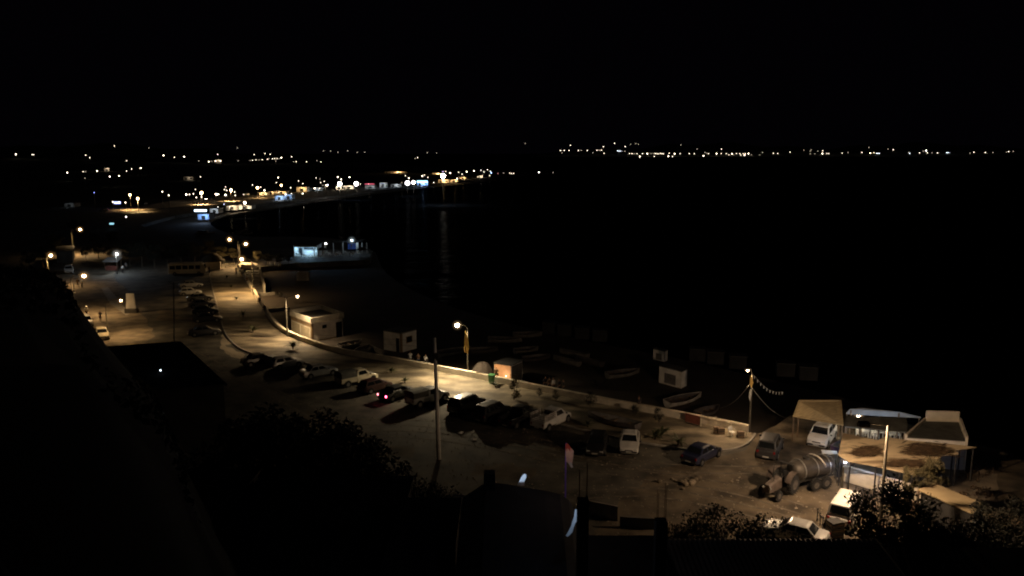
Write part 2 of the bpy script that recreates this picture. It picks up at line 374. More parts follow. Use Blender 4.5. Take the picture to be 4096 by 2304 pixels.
rr = random.Random(77); b = MB()
for _ in range(5200):
    px_, py_ = rr.uniform(600, 3400), rr.uniform(1400, 2180)
    if py_ < 1400+(px_-900)*.21 or (px_ < 1500 and py_ > 1800): continue
    p = G(px_, py_, .02); s_ = rr.uniform(.02, .09)*(1.6 if rr.random() < .1 else 1)
    b.add([p+Vector((s_*math.cos(t)*rr.uniform(.6, 1.3), s_*math.sin(t)*rr.uniform(.6, 1.3), 0)) for t in (0, 1.3, 2.5, 3.8, 5)]+[p+Vector((0, 0, s_*.7))], [(0, 1, 5), (1, 2, 5), (2, 3, 5), (3, 4, 5), (4, 0, 5)], M['gravel'])
b.build('gravel')['kind'] = 'stuff'
for pts in ([(1300, 1760), (1600, 1740), (2000, 1800), (2400, 1900), (2900, 1960), (3200, 2060)], [(1320, 1700), (1700, 1700), (2100, 1770), (2500, 1880), (2900, 1900), (3250, 1890)], [(560, 1380), (700, 1400), (900, 1500), (1150, 1620), (1400, 1760)], [(2300, 2000), (2600, 1980), (2900, 2040), (3150, 2110)]):
    ln = chaikin([G(*p) for p in pts], 3)
    for off in (0, 1.5):
        q = [p+Vector((off*.5, off, 0)) for p in ln]; o = ribbon('tyre_track', q, .24, .009, .013, M['track']); o['kind'] = 'structure'
# ------------------------------------------------------------------ vehicles
CT = {  # L, W, zr(roof), zs(shoulder), zh(hood), xw(windscreen base), xf(roof front), xr(roof rear), xb(rear glass base), tail
 'hatch': dict(L=3.95, W=1.68, zr=1.45, zs=.92, zh=.82, xw=.95, xf=.30, xr=-1.45, xb=-1.80, zt=.92),
 'sedan': dict(L=4.35, W=1.72, zr=1.42, zs=.92, zh=.80, xw=1.00, xf=.35, xr=-.95, xb=-1.50, zt=.93),
 'suv':   dict(L=4.45, W=1.80, zr=1.72, zs=1.08, zh=1.00, xw=1.15, xf=.60, xr=-1.85, xb=-2.08, zt=1.08),
 'van':   dict(L=4.60, W=1.82, zr=1.92, zs=1.12, zh=1.02, xw=1.55, xf=1.00, xr=-2.05, xb=-2.22, zt=1.12),
 'pickup': dict(L=4.85, W=1.75, zr=1.66, zs=1.04, zh=.96, xw=1.35, xf=.85, xr=-.25, xb=-.38, zt=.98),
}
def make_car(kind, color, pos, rz, label, cat='car', group=None, tails=None, heads=False, bed=None, name=None, s=1.0):
    t = CT[kind]; L, W = t['L'], t['W']; hw = W/2; P = M['car_'+color]
    root = empty(name or {'hatch': 'hatchback_car', 'sedan': 'sedan_car', 'suv': 'suv_car', 'van': 'van', 'pickup': 'pickup_truck'}[kind], pos, rz, label, cat, group, s)
    def ring(x, w_, zb, zt, cr=.03):
        return [Vector((x, a, z)) for a, z in ((-w_*.88, zb), (-w_, zb+.14), (-w_*1.0, (zb+zt)/2+.05), (-w_*.93, zt), (0, zt+cr), (w_*.93, zt), (w_, (zb+zt)/2+.05), (w_, zb+.14), (w_*.88, zb))]
    xe = L/2; zh, zs, zt = t['zh'], t['zs'], t['zt']
    b = MB()
    st = [ring(-xe, hw*.86, .36, zt*.80), ring(-xe+.10, hw*.95, .24, zt*.95), ring(-xe+.45, hw, .20, zt), ring(t['xb'], hw, .20, max(zs, zt) if kind != 'pickup' else zt+.02), ring((t['xb']+t['xw'])/2, hw, .20, zs), ring(t['xw'], hw, .20, zs), ring(t['xw']+.25, hw, .20, zh+.05), ring(xe-.35, hw*.97, .20, zh-.06), ring(xe-.08, hw*.90, .24, zh*.80), ring(xe, hw*.80, .34, zh*.66)]
    if kind == 'pickup':
        # bed floor lower, walls added below
        st = [ring(-xe, hw*.97, .42, .72, 0), ring(t['xb']-.03, hw*.97, .36, .72, 0), ring(t['xb'], hw, .22, zs)]+st[4:]
        for sy in (-1, 1): b.box((( -xe+t['xb'])/2, sy*(hw-.06), .87), (xe+t['xb']-.02, .07, .34), P)
        b.box((-xe+.04, 0, .87), (.07, W-.20, .34), P)
    b.loft(st, P)
    yb, yt = hw*.90, hw*.74
    q0 = [Vector((t['xb'], -yb, zs-.02)), Vector((t['xw'], -yb, zs-.02)), Vector((t['xw'], yb, zs-.02)), Vector((t['xb'], yb, zs-.02))]
    q1 = [Vector((t['xr'], -yt, t['zr']-.05)), Vector((t['xf'], -yt, t['zr']-.05)), Vector((t['xf'], yt, t['zr']-.05)), Vector((t['xr'], yt, t['zr']-.05))]
    q2 = [Vector((t['xr']+.12, -yt*.7, t['zr'])), Vector((t['xf']-.14, -yt*.7, t['zr'])), Vector((t['xf']-.14, yt*.7, t['zr'])), Vector((t['xr']+.12, yt*.7, t['zr']))]
    b.loft([q0, q1, q2], P); b.build('body', root, bevel=.035)
    GL = M['glass']
    def win(nm, q, *a):
        k = MB(); k.panel(q, *a, .012, GL); return k.build(nm, root)
    win('windscreen', [q0[1], q0[2], q1[2], q1[1]], .06, .94, .10, .92)
    win('rear_window', [q0[3], q0[0], q1[0], q1[3]], .08, .92, .14, .90)
    for sd in (-1, 1):
        q = [q0[0], q0[1], q1[1], q1[0]] if sd < 0 else [q0[2], q0[3], q1[3], q1[2]]
        if kind == 'pickup': win('side_window', q, .12, .86, .14, .88)
        else:
            win('side_window', q, .07, .46, .14, .88); win('side_window', q, .51, .88 if sd < 0 else .93, .14, .88)
    for sx in (-1, 1):
        for sy in (-1, 1):
            xwh = sx*(L/2-.78); r = .31 if kind in ('hatch', 'sedan') else .35
            k = MB(); k.cyl((xwh, sy*(hw-.0), r+.03), r+.07, .02, M['black'], 'Y', 18); k.build('wheel_arch', root)
            k = MB(); k.cyl((xwh, sy*(hw-.06), r), r, .20, M['tyre'], 'Y', 18); wh = k.build('wheel', root)
            k = MB(); k.cyl((xwh, sy*(hw+.045), r), r*.58, .012, M['rim'], 'Y', 12); k.build('rim', wh)
    for sy in (-1, 1):
        k = MB(); k.box((xe-.10, sy*hw*.66, zh*.70), (.16, hw*.36, .15), M['headlamp'] if not heads else M['headlit']); k.build('headlight', root, bevel=.02)
        tl = M['tail'] if not tails else (M['taillit'] if (tails == 1 and sy < 0) else M['taildim'])
        k = MB(); k.box((-xe+.06, sy*hw*.76, zt*.78), (.14, hw*.20, .20), tl); k.build('tail_light', root, bevel=.02)
        k = MB(); k.box((t['xw']-.12, sy*(hw+.09), zs+.06), (.10, .18, .13), M['trim']); k.build('wing_mirror', root, bevel=.02)
    for sx in (-1, 1):
        k = MB(); k.box((sx*(xe+.0), 0, .42), (.10, W*.84, .16), M['trim']); k.build('bumper', root, bevel=.03)
        k = MB(); k.box((sx*(xe+.06), 0, .44), (.02, .50, .11), M['plate']); k.build('number_plate', root)
    k = MB(); k.box((xe-.02, 0, zh*.66), (.05, W*.40, .10), M['trim']); k.build('grille', root)
    if bed == 'canopy':
        k = MB(); x0, x1 = -xe+.02, t['xb']-.08
        k.loft([[Vector((x, a*hw*.95, z)) for a, z in ((-1, 1.0), (-1, 1.62), (-.55, 1.78), (.55, 1.78), (1, 1.62), (1, 1.0))] for x in (x0, (x0+x1)/2, x1)], M['tarp']); k.build('bed_cover', root, bevel=.03)
    if bed == 'stakes':
        k = MB()
        for z in (1.12, 1.30, 1.48, 1.64):
            for sy in (-1, 1): k.box(((-xe+t['xb'])/2, sy*(hw-.04), z), (xe+t['xb']-.06, .03, .09), M['boatwhite'])
            k.box((-xe+.03, 0, z), (.03, W-.1, .09), M['boatwhite'])
        for x in (-xe+.05, -xe+.8, -xe+1.5, t['xb']-.1):
            for sy in (-1, 1): k.box((x, sy*(hw-.07), 1.32), (.05, .04, .74), M['wood'])
        k.build('stake_sides', root)
    return root
M['headlit'] = emis('lit headlamp', (1, .9, .7), 60)
cars = [
 # kind, colour, centre px, nose px, label, extras
 ('sedan', 'silver', (765, 1150), (820, 1146), 'pale saloon at the far end of the row beside the promenade, below the minibus'),
 ('hatch', 'silver', (762, 1180), (820, 1176), 'pale hatchback second in the row beside the promenade, counted from the minibus'),
 ('sedan', 'grey', (800, 1203), (858, 1198), 'grey saloon with glinting roof, third from the minibus in the row beside the promenade'),
 ('sedan', 'grey', (808, 1228), (866, 1224), 'dull grey saloon, fourth from the minibus in the row beside the promenade'),
 ('hatch', 'black', (822, 1255), (880, 1251), 'black hatchback, fifth from the minibus in the row beside the promenade'),
 ('sedan', 'black', (830, 1286), (890, 1282), 'black saloon parked between the black hatchback and the dark car with the bright glint'),
 ('sedan', 'dark', (818, 1340), (880, 1334), 'dark saloon with a bright glint, last in the row beside the promenade'),
 ('sedan', 'black', (1040, 1456), (1105, 1446), 'black saloon half lost in shadow at the upper end of the lower car row'),
 ('hatch', 'silver', (1148, 1468), (1216, 1457), 'silver hatchback with a shiny side window, beside the black saloon on the promenade kerb'),
 ('sedan', 'silver', (1276, 1503), (1342, 1491), 'silver saloon parked between the silver hatchback and the covered pickup'),
 ('pickup', 'cream', (1428, 1532), (1500, 1516), 'cream pickup truck with a dark tarpaulin over its bed, parked by the promenade'),
 ('hatch', 'red', (1500, 1562), (1562, 1545), 'dull red hatchback between the covered pickup and the car with lit tail lamp'),
 ('sedan', 'black', (1590, 1590), (1655, 1570), 'black saloon with its red tail lamp glowing'),
 ('pickup', 'silver', (1710, 1610), (1782, 1590), 'grey pickup with a pale covered bed behind the utility pole'),
 ('suv', 'black', (1868, 1640), (1935, 1613), 'black off-road car beside the utility pole, next to the pale covered pickup'),
 ('suv', 'black', (1968, 1672), (2038, 1642), 'boxy black off-road car with a pale roof edge and a glinting bumper'),
 ('pickup', 'black', (2075, 1690), (2135, 1660), 'black pickup squeezed in beside the white stake-sided pickup'),
 ('pickup', 'white', (2205, 1700), (2283, 1662), 'white pickup truck with tall slatted stake sides'),
 ('hatch', 'black', (2388, 1800), (2376, 1840), 'black hatchback facing the viewer, beside the white car in the open lot'),
 ('sedan', 'white', (2518, 1790), (2512, 1845), 'white saloon facing the viewer in the middle of the dark lot'),
 ('sedan', 'navy', (2806, 1836), (2880, 1796), 'navy blue saloon with a shiny flank by the rounded end of the promenade'),
 ('suv', 'dark', (3078, 1812), (3096, 1775), 'dark off-road car standing between the promenade end and the cafe'),
 ('suv', 'white', (3286, 1768), (3256, 1806), 'white off-road car under the straw-coloured awning'),
 ('van', 'white', (3382, 2078), (3420, 2018), 'white van seen from behind, lit from above beside the big tree'),
 ('sedan', 'silver', (3176, 2160), (3100, 2140), 'pale saloon partly hidden by the dark shrubs at the bottom right'),
 ('hatch', 'white', (345, 1300), (362, 1326), 'white car parked at the foot of the dark hillside, upper of the pair'),
 ('hatch', 'cream', (409, 1352), (422, 1380), 'cream car by the lamp post below the dark hillside, lower of the pair'),
 ('suv', 'white', (277, 1092), (270, 1112), 'white off-road car driving down the narrow street at the upper left'),
 ('hatch', 'silver', (232, 1222), (262, 1208), 'pale car half hidden behind the dark hillside at the left'),
]
for kind, colr, c, n, lab in cars:
    a, d = G(*c), G(*n); kw = {}
    if kind == 'pickup': kw['bed'] = 'stakes' if 'stake sides' in lab else ('canopy' if 'cover' in lab or 'tarpaulin' in lab else None)
    if 'glowing' in lab: kw['tails'] = 1
    cat = {'pickup': 'pickup truck', 'van': 'van'}.get(kind, 'car')
    a.z = .01 if c[0] < 700 or c[0] > 2900 else 0
    make_car(kind, colr, a, heading(a, d), lab, cat, 'vehicles parked around the lot', **kw)
# distant cars on the shore road
for i, (px, py, qx, qy, colr, hd, tl, lab) in enumerate([
  (415, 846, 380, 849, 'dark', 0, 2, 'distant car with red tail lamps at the left end of the lit shore road'),
  (578, 819, 555, 823, 'dark', 0, 2, 'distant car with red tail lamps under the two bright lamps of the shore road'),
  (834, 799, 780, 803, 'dark', 1, 0, 'distant car with headlights on, coming along the shore road'),
  (896, 790, 860, 792, 'cream', 0, 0, 'pale parked car on the verge of the shore road, left of a second one'),
  (926, 788, 890, 790, 'cream', 0, 0, 'pale parked car under the lamp on the verge of the shore road'),
  (985, 781, 950, 783, 'white', 0, 0, 'white car parked where the shore road meets the beach houses')]):
    a, d = G(px, py), G(qx, qy); a.z = .02
    make_car('hatch', colr, a, heading(a, d), lab, 'car', 'cars on the far shore road', tails=tl, heads=bool(hd))
# ------------------------------------------------------------------ minibus
def minibus():
    a, d = G(672, 1104), G(835, 1100); rz = heading(a, d); L = 7.6; c = G(753, 1098); c.z = 0
    r = empty('minibus', c, rz, 'long white minibus with dark side windows at the far edge of the car park', 'minibus')
    sec = lambda x, w, z0, z1: [Vector((x, s_*w, z)) for s_, z in ((-1, z0), (-1, z1-.5), (-.93, z1-.1), (-.7, z1), (.7, z1), (.93, z1-.1), (1, z1-.5), (1, z0))]
    b = MB(); b.loft([sec(-L/2, 1.0, .45, 2.5), sec(-L/2+.12, 1.08, .38, 2.62), sec(L/2-1.0, 1.08, .38, 2.62), sec(L/2-.35, 1.04, .38, 2.3), sec(L/2-.05, .98, .42, 1.3), sec(L/2, .92, .5, 1.1)], M['car_cream'])
    b.build('body', r, bevel=.04)
    for sy in (-1, 1):
        for i in range(5):
            x = -L/2+.35+i*1.30; b = MB(); b.box((x+.52, sy*1.09, 1.72), (1.08 if i < 4 else .95, .03, .82), M['glass']); b.build('window', r, bevel=.01)
        for x in (-L/2+1.3, L/2-1.35):
            b = MB(); b.cyl((x, sy*.98, .38), .38, .24, M['tyre'], 'Y', 18); wh = b.build('wheel', r)
            b = MB(); b.cyl((x, sy*1.105, .38), .2, .01, M['rim'], 'Y', 12); b.build('rim', wh)
        b = MB(); b.box((L/2-.03, sy*.7, .85), (.08, .3, .2), M['headlamp']); b.build('headlight', r)
    b = MB(); b.panel([Vector((L/2-.04, -.95, 1.32)), Vector((L/2-.04, .95, 1.32)), Vector((L/2-.36, .95, 2.28)), Vector((L/2-.36, -.95, 2.28))], .05, .95, .05, .95, .03, M['glass']); b.build('windscreen', r)
    b = MB(); b.box((-L/2-.01, 0, 1.7), (.03, 1.5, .8), M['glass']); b.build('rear_window', r)
    b = MB(); b.box((L/2+.02, 0, .5), (.12, 1.8, .2), M['trim']); b.build('bumper', r)
minibus()
# ------------------------------------------------------------------ tractor and slurry tanker
def wheel3(r_, w_, loc, parent):
    b = MB(); b.cyl((0, 0, 0), r_*.86, w_*.8, M['tyre'], 'Y', 24)
    b.tube([Vector((r_*.86*math.cos(t), 0, r_*.86*math.sin(t))) for t in [2*math.pi*i/24 for i in range(25)]], r_*.14, M['tyre'], 6, False)
    n = 20
    for i in range(n):
        t = 2*math.pi*i/n
        b.box((0, 0, 0), (.05, w_, .07), M['tyre'], mat4=Matrix.Rotation(-t, 4, 'Y') @ Matrix.Translation((r_*.99, 0, 0)) @ Matrix.Rotation(R(25), 4, 'X'))
    o = b.build('wheel', parent, loc=loc)
    k = MB(); k.cyl((0, 0, 0), r_*.5, w_*.84, M['dullrim'], 'Y', 14); k.build('rim', o)
    return o
def tractor():
    a, d = G(3118, 1972), G(3080, 1994); rz = heading(a, d)
    r = empty('tractor', a+Vector((0, 0, .01)), rz, 'old open tractor with big ribbed rear wheels, hitched in front of the tanker', 'tractor')
    for sy in (-1, 1):
        wheel3(.80, .42, (-.55, sy*.80, .80), r); wheel3(.42, .24, (1.45, sy*.68, .42), r)
        b = MB(); pts = [Vector((-.55+.95*math.cos(t), 0, .8+.95*math.sin(t))) for t in [R(20+i*16) for i in range(9)]]
        b.loft([[p+Vector((0, sy*.55, 0)), p+Vector((0, sy*1.02, 0)), p+Vector((0, sy*1.02, .03)), p+Vector((0, sy*.55, .03))] for p in pts], M['tractorred']); b.build('mudguard', r)
        b = MB(); b.cyl((2.08, sy*.28, 1.05), .09, .06, M['headlamp'], 'X', 10); b.build('headlight', r)
    sec = lambda x, w, z0, z1: [Vector((x, -w, z0)), Vector((x, w, z0)), Vector((x, w, z1-.1)), Vector((x, w*.6, z1)), Vector((x, -w*.6, z1)), Vector((x, -w, z1-.1))]
    b = MB(); b.loft([sec(.35, .32, .6, 1.48), sec(1.6, .29, .6, 1.38), sec(2.05, .26, .65, 1.28)], M['tractorred']); b.build('engine_hood', r, bevel=.03)
    b = MB(); b.box((-.1, 0, .72), (1.3, .6, .4), M['darkmetal']); b.box((1.45, 0, .5), (.2, 1.2, .14), M['darkmetal']); b.build('chassis', r, bevel=.02)
    b = MB(); b.box((-.55, 0, 1.12), (.5, .5, .12), M['trim']); b.box((-.80, 0, 1.38), (.1, .5, .45), M['trim']); b.build('seat', r, bevel=.04)
    b = MB(); b.tube([(.4, 0, 1.2), (.12, 0, 1.52)], .02, M['darkmetal'], 6)
    b.tube([Vector((.12+.1*math.cos(t)*.5, .2*math.sin(t), 1.54+.17*math.cos(t)*.9)) for t in [2*math.pi*i/14 for i in range(15)]], .018, M['trim'], 6, False); b.build('steering_wheel', r)
    b = MB(); b.tube([(1.25, .12, 1.35), (1.25, .12, 2.1)], .04, M['darkmetal'], 8); b.build('exhaust_pipe', r)
    b = MB()
    for sy in (-1, 1): b.tube([(-.95, sy*.5, .9), (-.95, sy*.5, 2.25)], .035, M['darkmetal'], 6); b.tube([(.25, sy*.5, 1.2), (.12, sy*.5, 2.25)], .035, M['darkmetal'], 6)
    b.build('cab_frame', r)
    b = MB(); b.box((-.85, 0, 2.2), (.3, 1.1, .05), M['darkmetal']); b.build('cab_roof', r, bevel=.02)
tractor()
def tanker():
    a, d = G(3238, 1944), G(3128, 1968); rz = heading(a, d)
    r = empty('tanker_trailer', a+Vector((0, 0, .01)), rz, scale=1.0, label= 'round steel tank trailer with a pale hose arching over it', cat='trailer')
    xs = [(-2.15, 0.02), (-2.1, .35), (-1.95, .62), (-1.7, .76), (-1.2, .82), (0, .84), (1.2, .82), (1.7, .76), (1.95, .62), (2.1, .35), (2.15, .02)]
    b = MB(); b.loft([[Vector((x, q*math.cos(t), 1.55+q*math.sin(t))) for t in [2*math.pi*i/22 for i in range(22)]] for x, q in xs], M['tank']); b.build('tank', r, smooth=True)
    for x in (-1.25, 0, 1.25):
        b = MB(); b.loft([[Vector((x+dx, .865*math.cos(t), 1.55+.865*math.sin(t))) for t in [2*math.pi*i/22 for i in range(22)]] for dx in (-.04, .04)], M['greymetal']); b.build('tank_band', r)
    b = MB(); b.cyl((.55, 0, 2.42), .26, .16, M['darkmetal']); b.build('hatch_lid', r)
    b = MB(); b.tube([Vector((-.5+.25*math.sin(t*1.3), -.92*math.cos(t), 1.62+.93*math.sin(t))) for t in [R(-18+i*11) for i in range(18)]], .06, M['boatwhite'], 8); b.build('hose', r, smooth=True)
    b = MB()
    for sy in (-1, 1): b.box((0, sy*.4, .78), (4.0, .1, .14), M['darkmetal'])
    b.tube([(2.0, .4, .78), (3.1, 0, .62)], .05, M['darkmetal'], 6); b.tube([(2.0, -.4, .78), (3.1, 0, .62)], .05, M['darkmetal'], 6); b.box((-.4, 0, .55), (.12, 1.7, .12), M['darkmetal']); b.build('chassis', r)
    for sy in (-1, 1):
        wheel3(.50, .30, (-.75, sy*.92, .50), r); wheel3(.50, .30, (.30, sy*.92, .50), r)
    b = MB(); b.cyl((-2.3, 0, 1.2), .14, .3, M['darkmetal'], 'X', 10); b.tube([(-2.4, 0, 1.2), (-2.7, .1, .9), (-2.6, .3, .4)], .07, M['trim'], 8); b.build('outlet_pipe', r)
tanker()
# ------------------------------------------------------------------ street lamps
ICO = None
def bulb_mesh(nm, r_, mt):
    b = MB(); b.ball((0, 0, 0), r_, mt, 12, 8); return b
def street_lamp(head, base, color, power, label, aim=None, br=.24, strength=60, hood=True, group='street lamps', name='street_lamp', halo=1.0):
    r = empty(name, base, 0, label, 'street lamp', group); hd = head-base
    top = Vector((0, 0, hd.z+.1)); arm = Vector((hd.x, hd.y, 0)); al = arm.length
    b = MB(); b.tube([(0, 0, 0), (0, 0, .6), (0, 0, top.z-.5)], [.11, .09, .06], M['polepaint'], 10); b.build('pole', r)
    if al > .3:
        b = MB(); b.tube([Vector((0, 0, top.z-.5)), Vector((0, 0, top.z-.5))+arm*.3+Vector((0, 0, .4)), top+arm*.9+Vector((0, 0, .12))], .045, M['polepaint'], 8); b.build('arm', r)
        ad = arm.normalized()
    else: ad = Vector((1, 0, 0))
    b = MB(); b.box((0, 0, 0), (.62, .26, .10), M['greymetal'], mat4=Matrix.Translation(hd+Vector((0, 0, br*.8+.06))) @ Matrix.Rotation(math.atan2(ad.y, ad.x), 4, 'Z')); b.build('lamp_housing', r, bevel=.03)
    em = emis('lamp glow', color, strength)
    b = MB(); b.ball(hd, br, em, 12, 8); b.build('bulb', r, smooth=True)
    if halo:  # emissive ball imitates the haze glow around the bulb
        m = bpy.data.materials.new('lamp halo glow'); m.use_nodes = True; nt = m.node_tree; nt.nodes.remove(nt.nodes['Principled BSDF'])
        ev = nt.nodes.new('ShaderNodeEmission'); ev.inputs[0].default_value = (*[c*k for c, k in zip(color, (1, .85, .7))], 1)
        tc = nt.nodes.new('ShaderNodeTexCoord'); ln = nt.nodes.new('ShaderNodeVectorMath'); ln.operation = 'LENGTH'
        mr = nt.nodes.new('ShaderNodeMapRange'); R0 = HALO_R*halo; mr.inputs[1].default_value = 0; mr.inputs[2].default_value = R0; mr.inputs[3].default_value = 1; mr.inputs[4].default_value = 0
        pw = nt.nodes.new('ShaderNodeMath'); pw.operation = 'POWER'; pw.inputs[1].default_value = 4; ml = nt.nodes.new('ShaderNodeMath'); ml.operation = 'MULTIPLY'; ml.inputs[1].default_value = HALO_S/halo
        nt.links.new(tc.outputs['Object'], ln.inputs[0]); nt.links.new(ln.outputs['Value'], mr.inputs[0]); nt.links.new(mr.outputs[0], pw.inputs[0]); nt.links.new(pw.outputs[0], ml.inputs[0]); nt.links.new(ml.outputs[0], ev.inputs[1])
        nt.links.new(ev.outputs[0], nt.nodes['Material Output'].inputs['Volume'])
        b = MB(); b.ball((0, 0, 0), R0, m, 16, 10); b.build('halo', r, loc=hd)
    lo = light('lamp_light', hd-Vector((0, 0, br+.12)), color, power, r, r=.12, kind='SPOT' if aim else 'POINT')
    if aim: lo.data.spot_size = R(158); lo.data.spot_blend = 1; lo.rotation_euler = Vector((*aim, -1)).to_track_quat('-Z', 'Y').to_euler()
    return r
HALO_R, HALO_S = 1.5, 1.5
def AH(px, py, h):   # point of height h seen at this pixel
    return G(px, py, h)
def lamp_at(px, py, bx, by, *a, **k):
    base = G(bx, by); top = AD(px, py, base.y); return street_lamp(top, base, *a, **k)
LAMPS = [
 # head, base, colour, power, label
 ((320, 918), (294, 1020), SOD, 5000, 'street lamp at the top of the narrow street, farthest up at the left'),
 ((203, 1022), (199, 1150), SOD, 2600, 'street lamp at the left edge above the dark hillside, beside the pennant'),
 ((336, 1104), (297, 1266), SOD, 3200, 'street lamp with a pale cloth-wrapped post beside the dark hillside'),
 ((483, 1202), (433, 1345), SOD, 1500, 'street lamp with an angled arm by the cream car, lighting the dirt street'),
 ((918, 958), (957, 1068), SOD, 4200, 'taller street lamp at the head of the promenade, with its arm to the left'),
 ((983, 976), (962, 1066), SOD, 1300, 'street lamp just behind the head of the promenade, with its arm to the right'),
 ((967, 1037), (1014, 1184), SOD, 7000, 'street lamp on the promenade by the beach stairs, above the seated people'),
 ((1190, 1186), (1150, 1349), (1, .71, .40), 5200, 'street lamp on the sea wall beside the flat-roofed beach building'),
 ((1829, 1301), (1872, 1508), (1, .78, .48), 6800, 'street lamp with a long yellow flag, between the square hut and the kiosk'),
 ((2991, 1482), (2997, 1728), (1, .68, .40), 1500, 'street lamp with guy ropes and bunting at the near end of the promenade'),
]
AIM = {'street lamp on the promen': (0, 0), 'street lamp on the sea wa': (-.2, -.12), 'street lamp with a long y': (-.02, -.32), 'street lamp with guy rope': (-.1, -.3)}
AIM = {k[:24]: v for k, v in AIM.items()}
for hp, bp_, c, p, lab in LAMPS:
    lamp_at(*hp, *bp_, c, p, lab, aim=AIM[lab[:24]] if lab[:24] in AIM else (.01, -.01), **({'br': .09, 'halo': .18} if 'guy ropes' in lab else {'halo': .55} if 'yellow flag' in lab else {'br': .14, 'halo': .4} if ('angled arm' in lab or 'flat-roofed' in lab) else {'halo': .8}))
# cool floodlight at the stall, lamp and post at the cafe
lamp_at(467, 1016, 470, 1096, COOL, 500, 'cool white lamp over the stall beside the street junction', br=.18)
lamp_at(3434, 1666, 3436, 1765, (1, .82, .58), 160, 'warm white lamp hanging behind the straw awning at the cafe', br=.11, halo=.5)
lamp_at(3381, 1848, 3368, 1958, (.80, .82, 1), 14, 'white post with a small bluish lamp beside the tan canopy', br=.07, halo=.35)
# full cut-off luminaire on the tall post by the big tree
pb = G(3517, 2124); hd = AD(3462, 1700, pb.y)
r = empty('lamp_post', pb, 0, 'tall pale lamp post rising behind the big tree in front of the tan canopy', 'lamp post'); q = hd-pb
b = MB(); b.tube([(0, 0, 0), (0, 0, q.z)], [.12, .085], M['polepaint'], 12); b.build('pole', r)
b = MB(); b.tube([(0, 0, q.z-.05), (q.x, .3, q.z+.05)], .04, M['polepaint'], 8); b.build('arm', r)
b = MB(); b.box((q.x, .3, q.z+.05), (.7, .5, .14), M['polepaint']); b.box((q.x, .03, q.z-.08), (.7, .04, .26), M['polepaint']); b.box((q.x-.34, .3, q.z-.08), (.04, .5, .26), M['polepaint']); b.build('lamp_hood', r, bevel=.02)
b = MB(); b.box((q.x, .3, q.z-.04), (.4, .3, .05), emis('hooded lamp', (1, .72, .36), 40)); b.build('bulb', r)
light('lamp_light', (q.x-.2, .45, q.z-.2), (1, .67, .40), 4100, r, r=.12)
# ------------------------------------------------------------------ buildings on the beach side
def corners3(l, c, r_, zt):
    a, b_, d = G(*l, zt), G(*c, zt), G(*r_, zt); return [a, b_, d, a+d-b_]      # left, front, right, back
def shellbox(name, cs, z0, z1, mt, parent, th=.2):
    b = MB(); b.prism([(p.x, p.y) for p in cs], z0, z1, mt); return b.build(name, parent)
def facep(cs, i, j, z0, z1): return [Vector((cs[i].x, cs[i].y, z0)), Vector((cs[j].x, cs[j].y, z0)), Vector((cs[j].x, cs[j].y, z1)), Vector((cs[i].x, cs[i].y, z1))]
def pan(name, q, u0, u1, v0, v1, off, mt, parent, th=.04):
    b = MB(); b.panel(q, u0, u1, v0, v1, off, mt, th); return b.build(name, parent)
def grow(cs, k):
    c = sum((p for p in cs), Vector())/4; return [c+(p-c)*k for p in cs]
# flat-roofed building
zt = 2.45; cs = corners3((1156, 1240), (1242, 1273), (1375, 1250), zt)
r = empty('beach_building', (0, 0, 0), 0, 'large flat-roofed cream building with an open parapet beside the curved sea wall', 'building')
ins = grow(cs, .94)
shellbox('wall', ins, -1.2, 1.62, M['whitewash'], r)
b = MB(); b.prism([(p.x, p.y) for p in cs], 1.62, 1.80, M['coping']); b.build('cornice', r)
b = MB(); b.prism([(p.x, p.y) for p in grow(cs, .985)], 1.80, 1.82, M['darkconc']); b.build('roof', r)
for i in range(4):
    a, d = cs[i], cs[(i+1) % 4]; cc = sum(cs, Vector())/4; n = (cc-(a+d)/2).normalized()*.22
    b = MB(); b.prism([(a.x, a.y), (d.x, d.y), ((d+n).x, (d+n).y), ((a+n).x, (a+n).y)], 1.821, zt+.002*i, M['wallpaint']); b.build('parapet', r)
ql = facep(ins, 0, 1, -1.2, 1.62); qr = facep(ins, 1, 2, -1.2, 1.62)
pan('shutter', ql, .04, .46, .02, .72, .05, M['shutter'], r); pan('shutter', ql, .50, .93, .02, .72, .05, M['shutter'], r)
pan('fascia', ql, .0, .95, .78, .98, .04, M['beigedark'], r)
pan('corner_post', ql, .955, 1.0, 0, 1, .03, M['beigedark'], r); pan('corner_post', qr, 0, .06, 0, 1, .03, M['beigedark'], r)
pan('window', qr, .34, .48, .62, .80, .03, M['glass'], r); pan('doorway', qr, .78, .98, .0, .82, .03, M['black'], r)
pan('plinth', qr, .06, .78, 0, .06, .03, M['beigedark'], r)
# square hut
zt = 1.56; cs = corners3((1532, 1321), (1605, 1333), (1667, 1317), zt)
r = empty('beach_hut', (0, 0, 0), 0, 'small square whitewashed hut with a dark doorway and one dark window', 'hut')
shellbox('wall', grow(cs, .97), -1.2, 1.45, M['whitewash'], r)
b = MB(); b.prism([(p.x, p.y) for p in cs], 1.45, 1.60, M['darkconc']); b.build('roof', r)
q = grow(cs, .97); ql = facep(q, 0, 1, -1.2, 1.45); qr = facep(q, 1, 2, -1.2, 1.45)
pan('doorway', ql, .70, .88, .0, .74, .03, M['black'], r); pan('corner_post', ql, .93, 1.0, 0, 1, .03, M['beigedark'], r)
pan('corner_post', qr, 0, .07, 0, 1, .03, M['beigedark'], r)
fr = pan('window', qr, .30, .72, .42, .78, .03, M['beigedark'], r); pan('pane', qr, .34, .68, .46, .75, .05, M['glass'], fr)
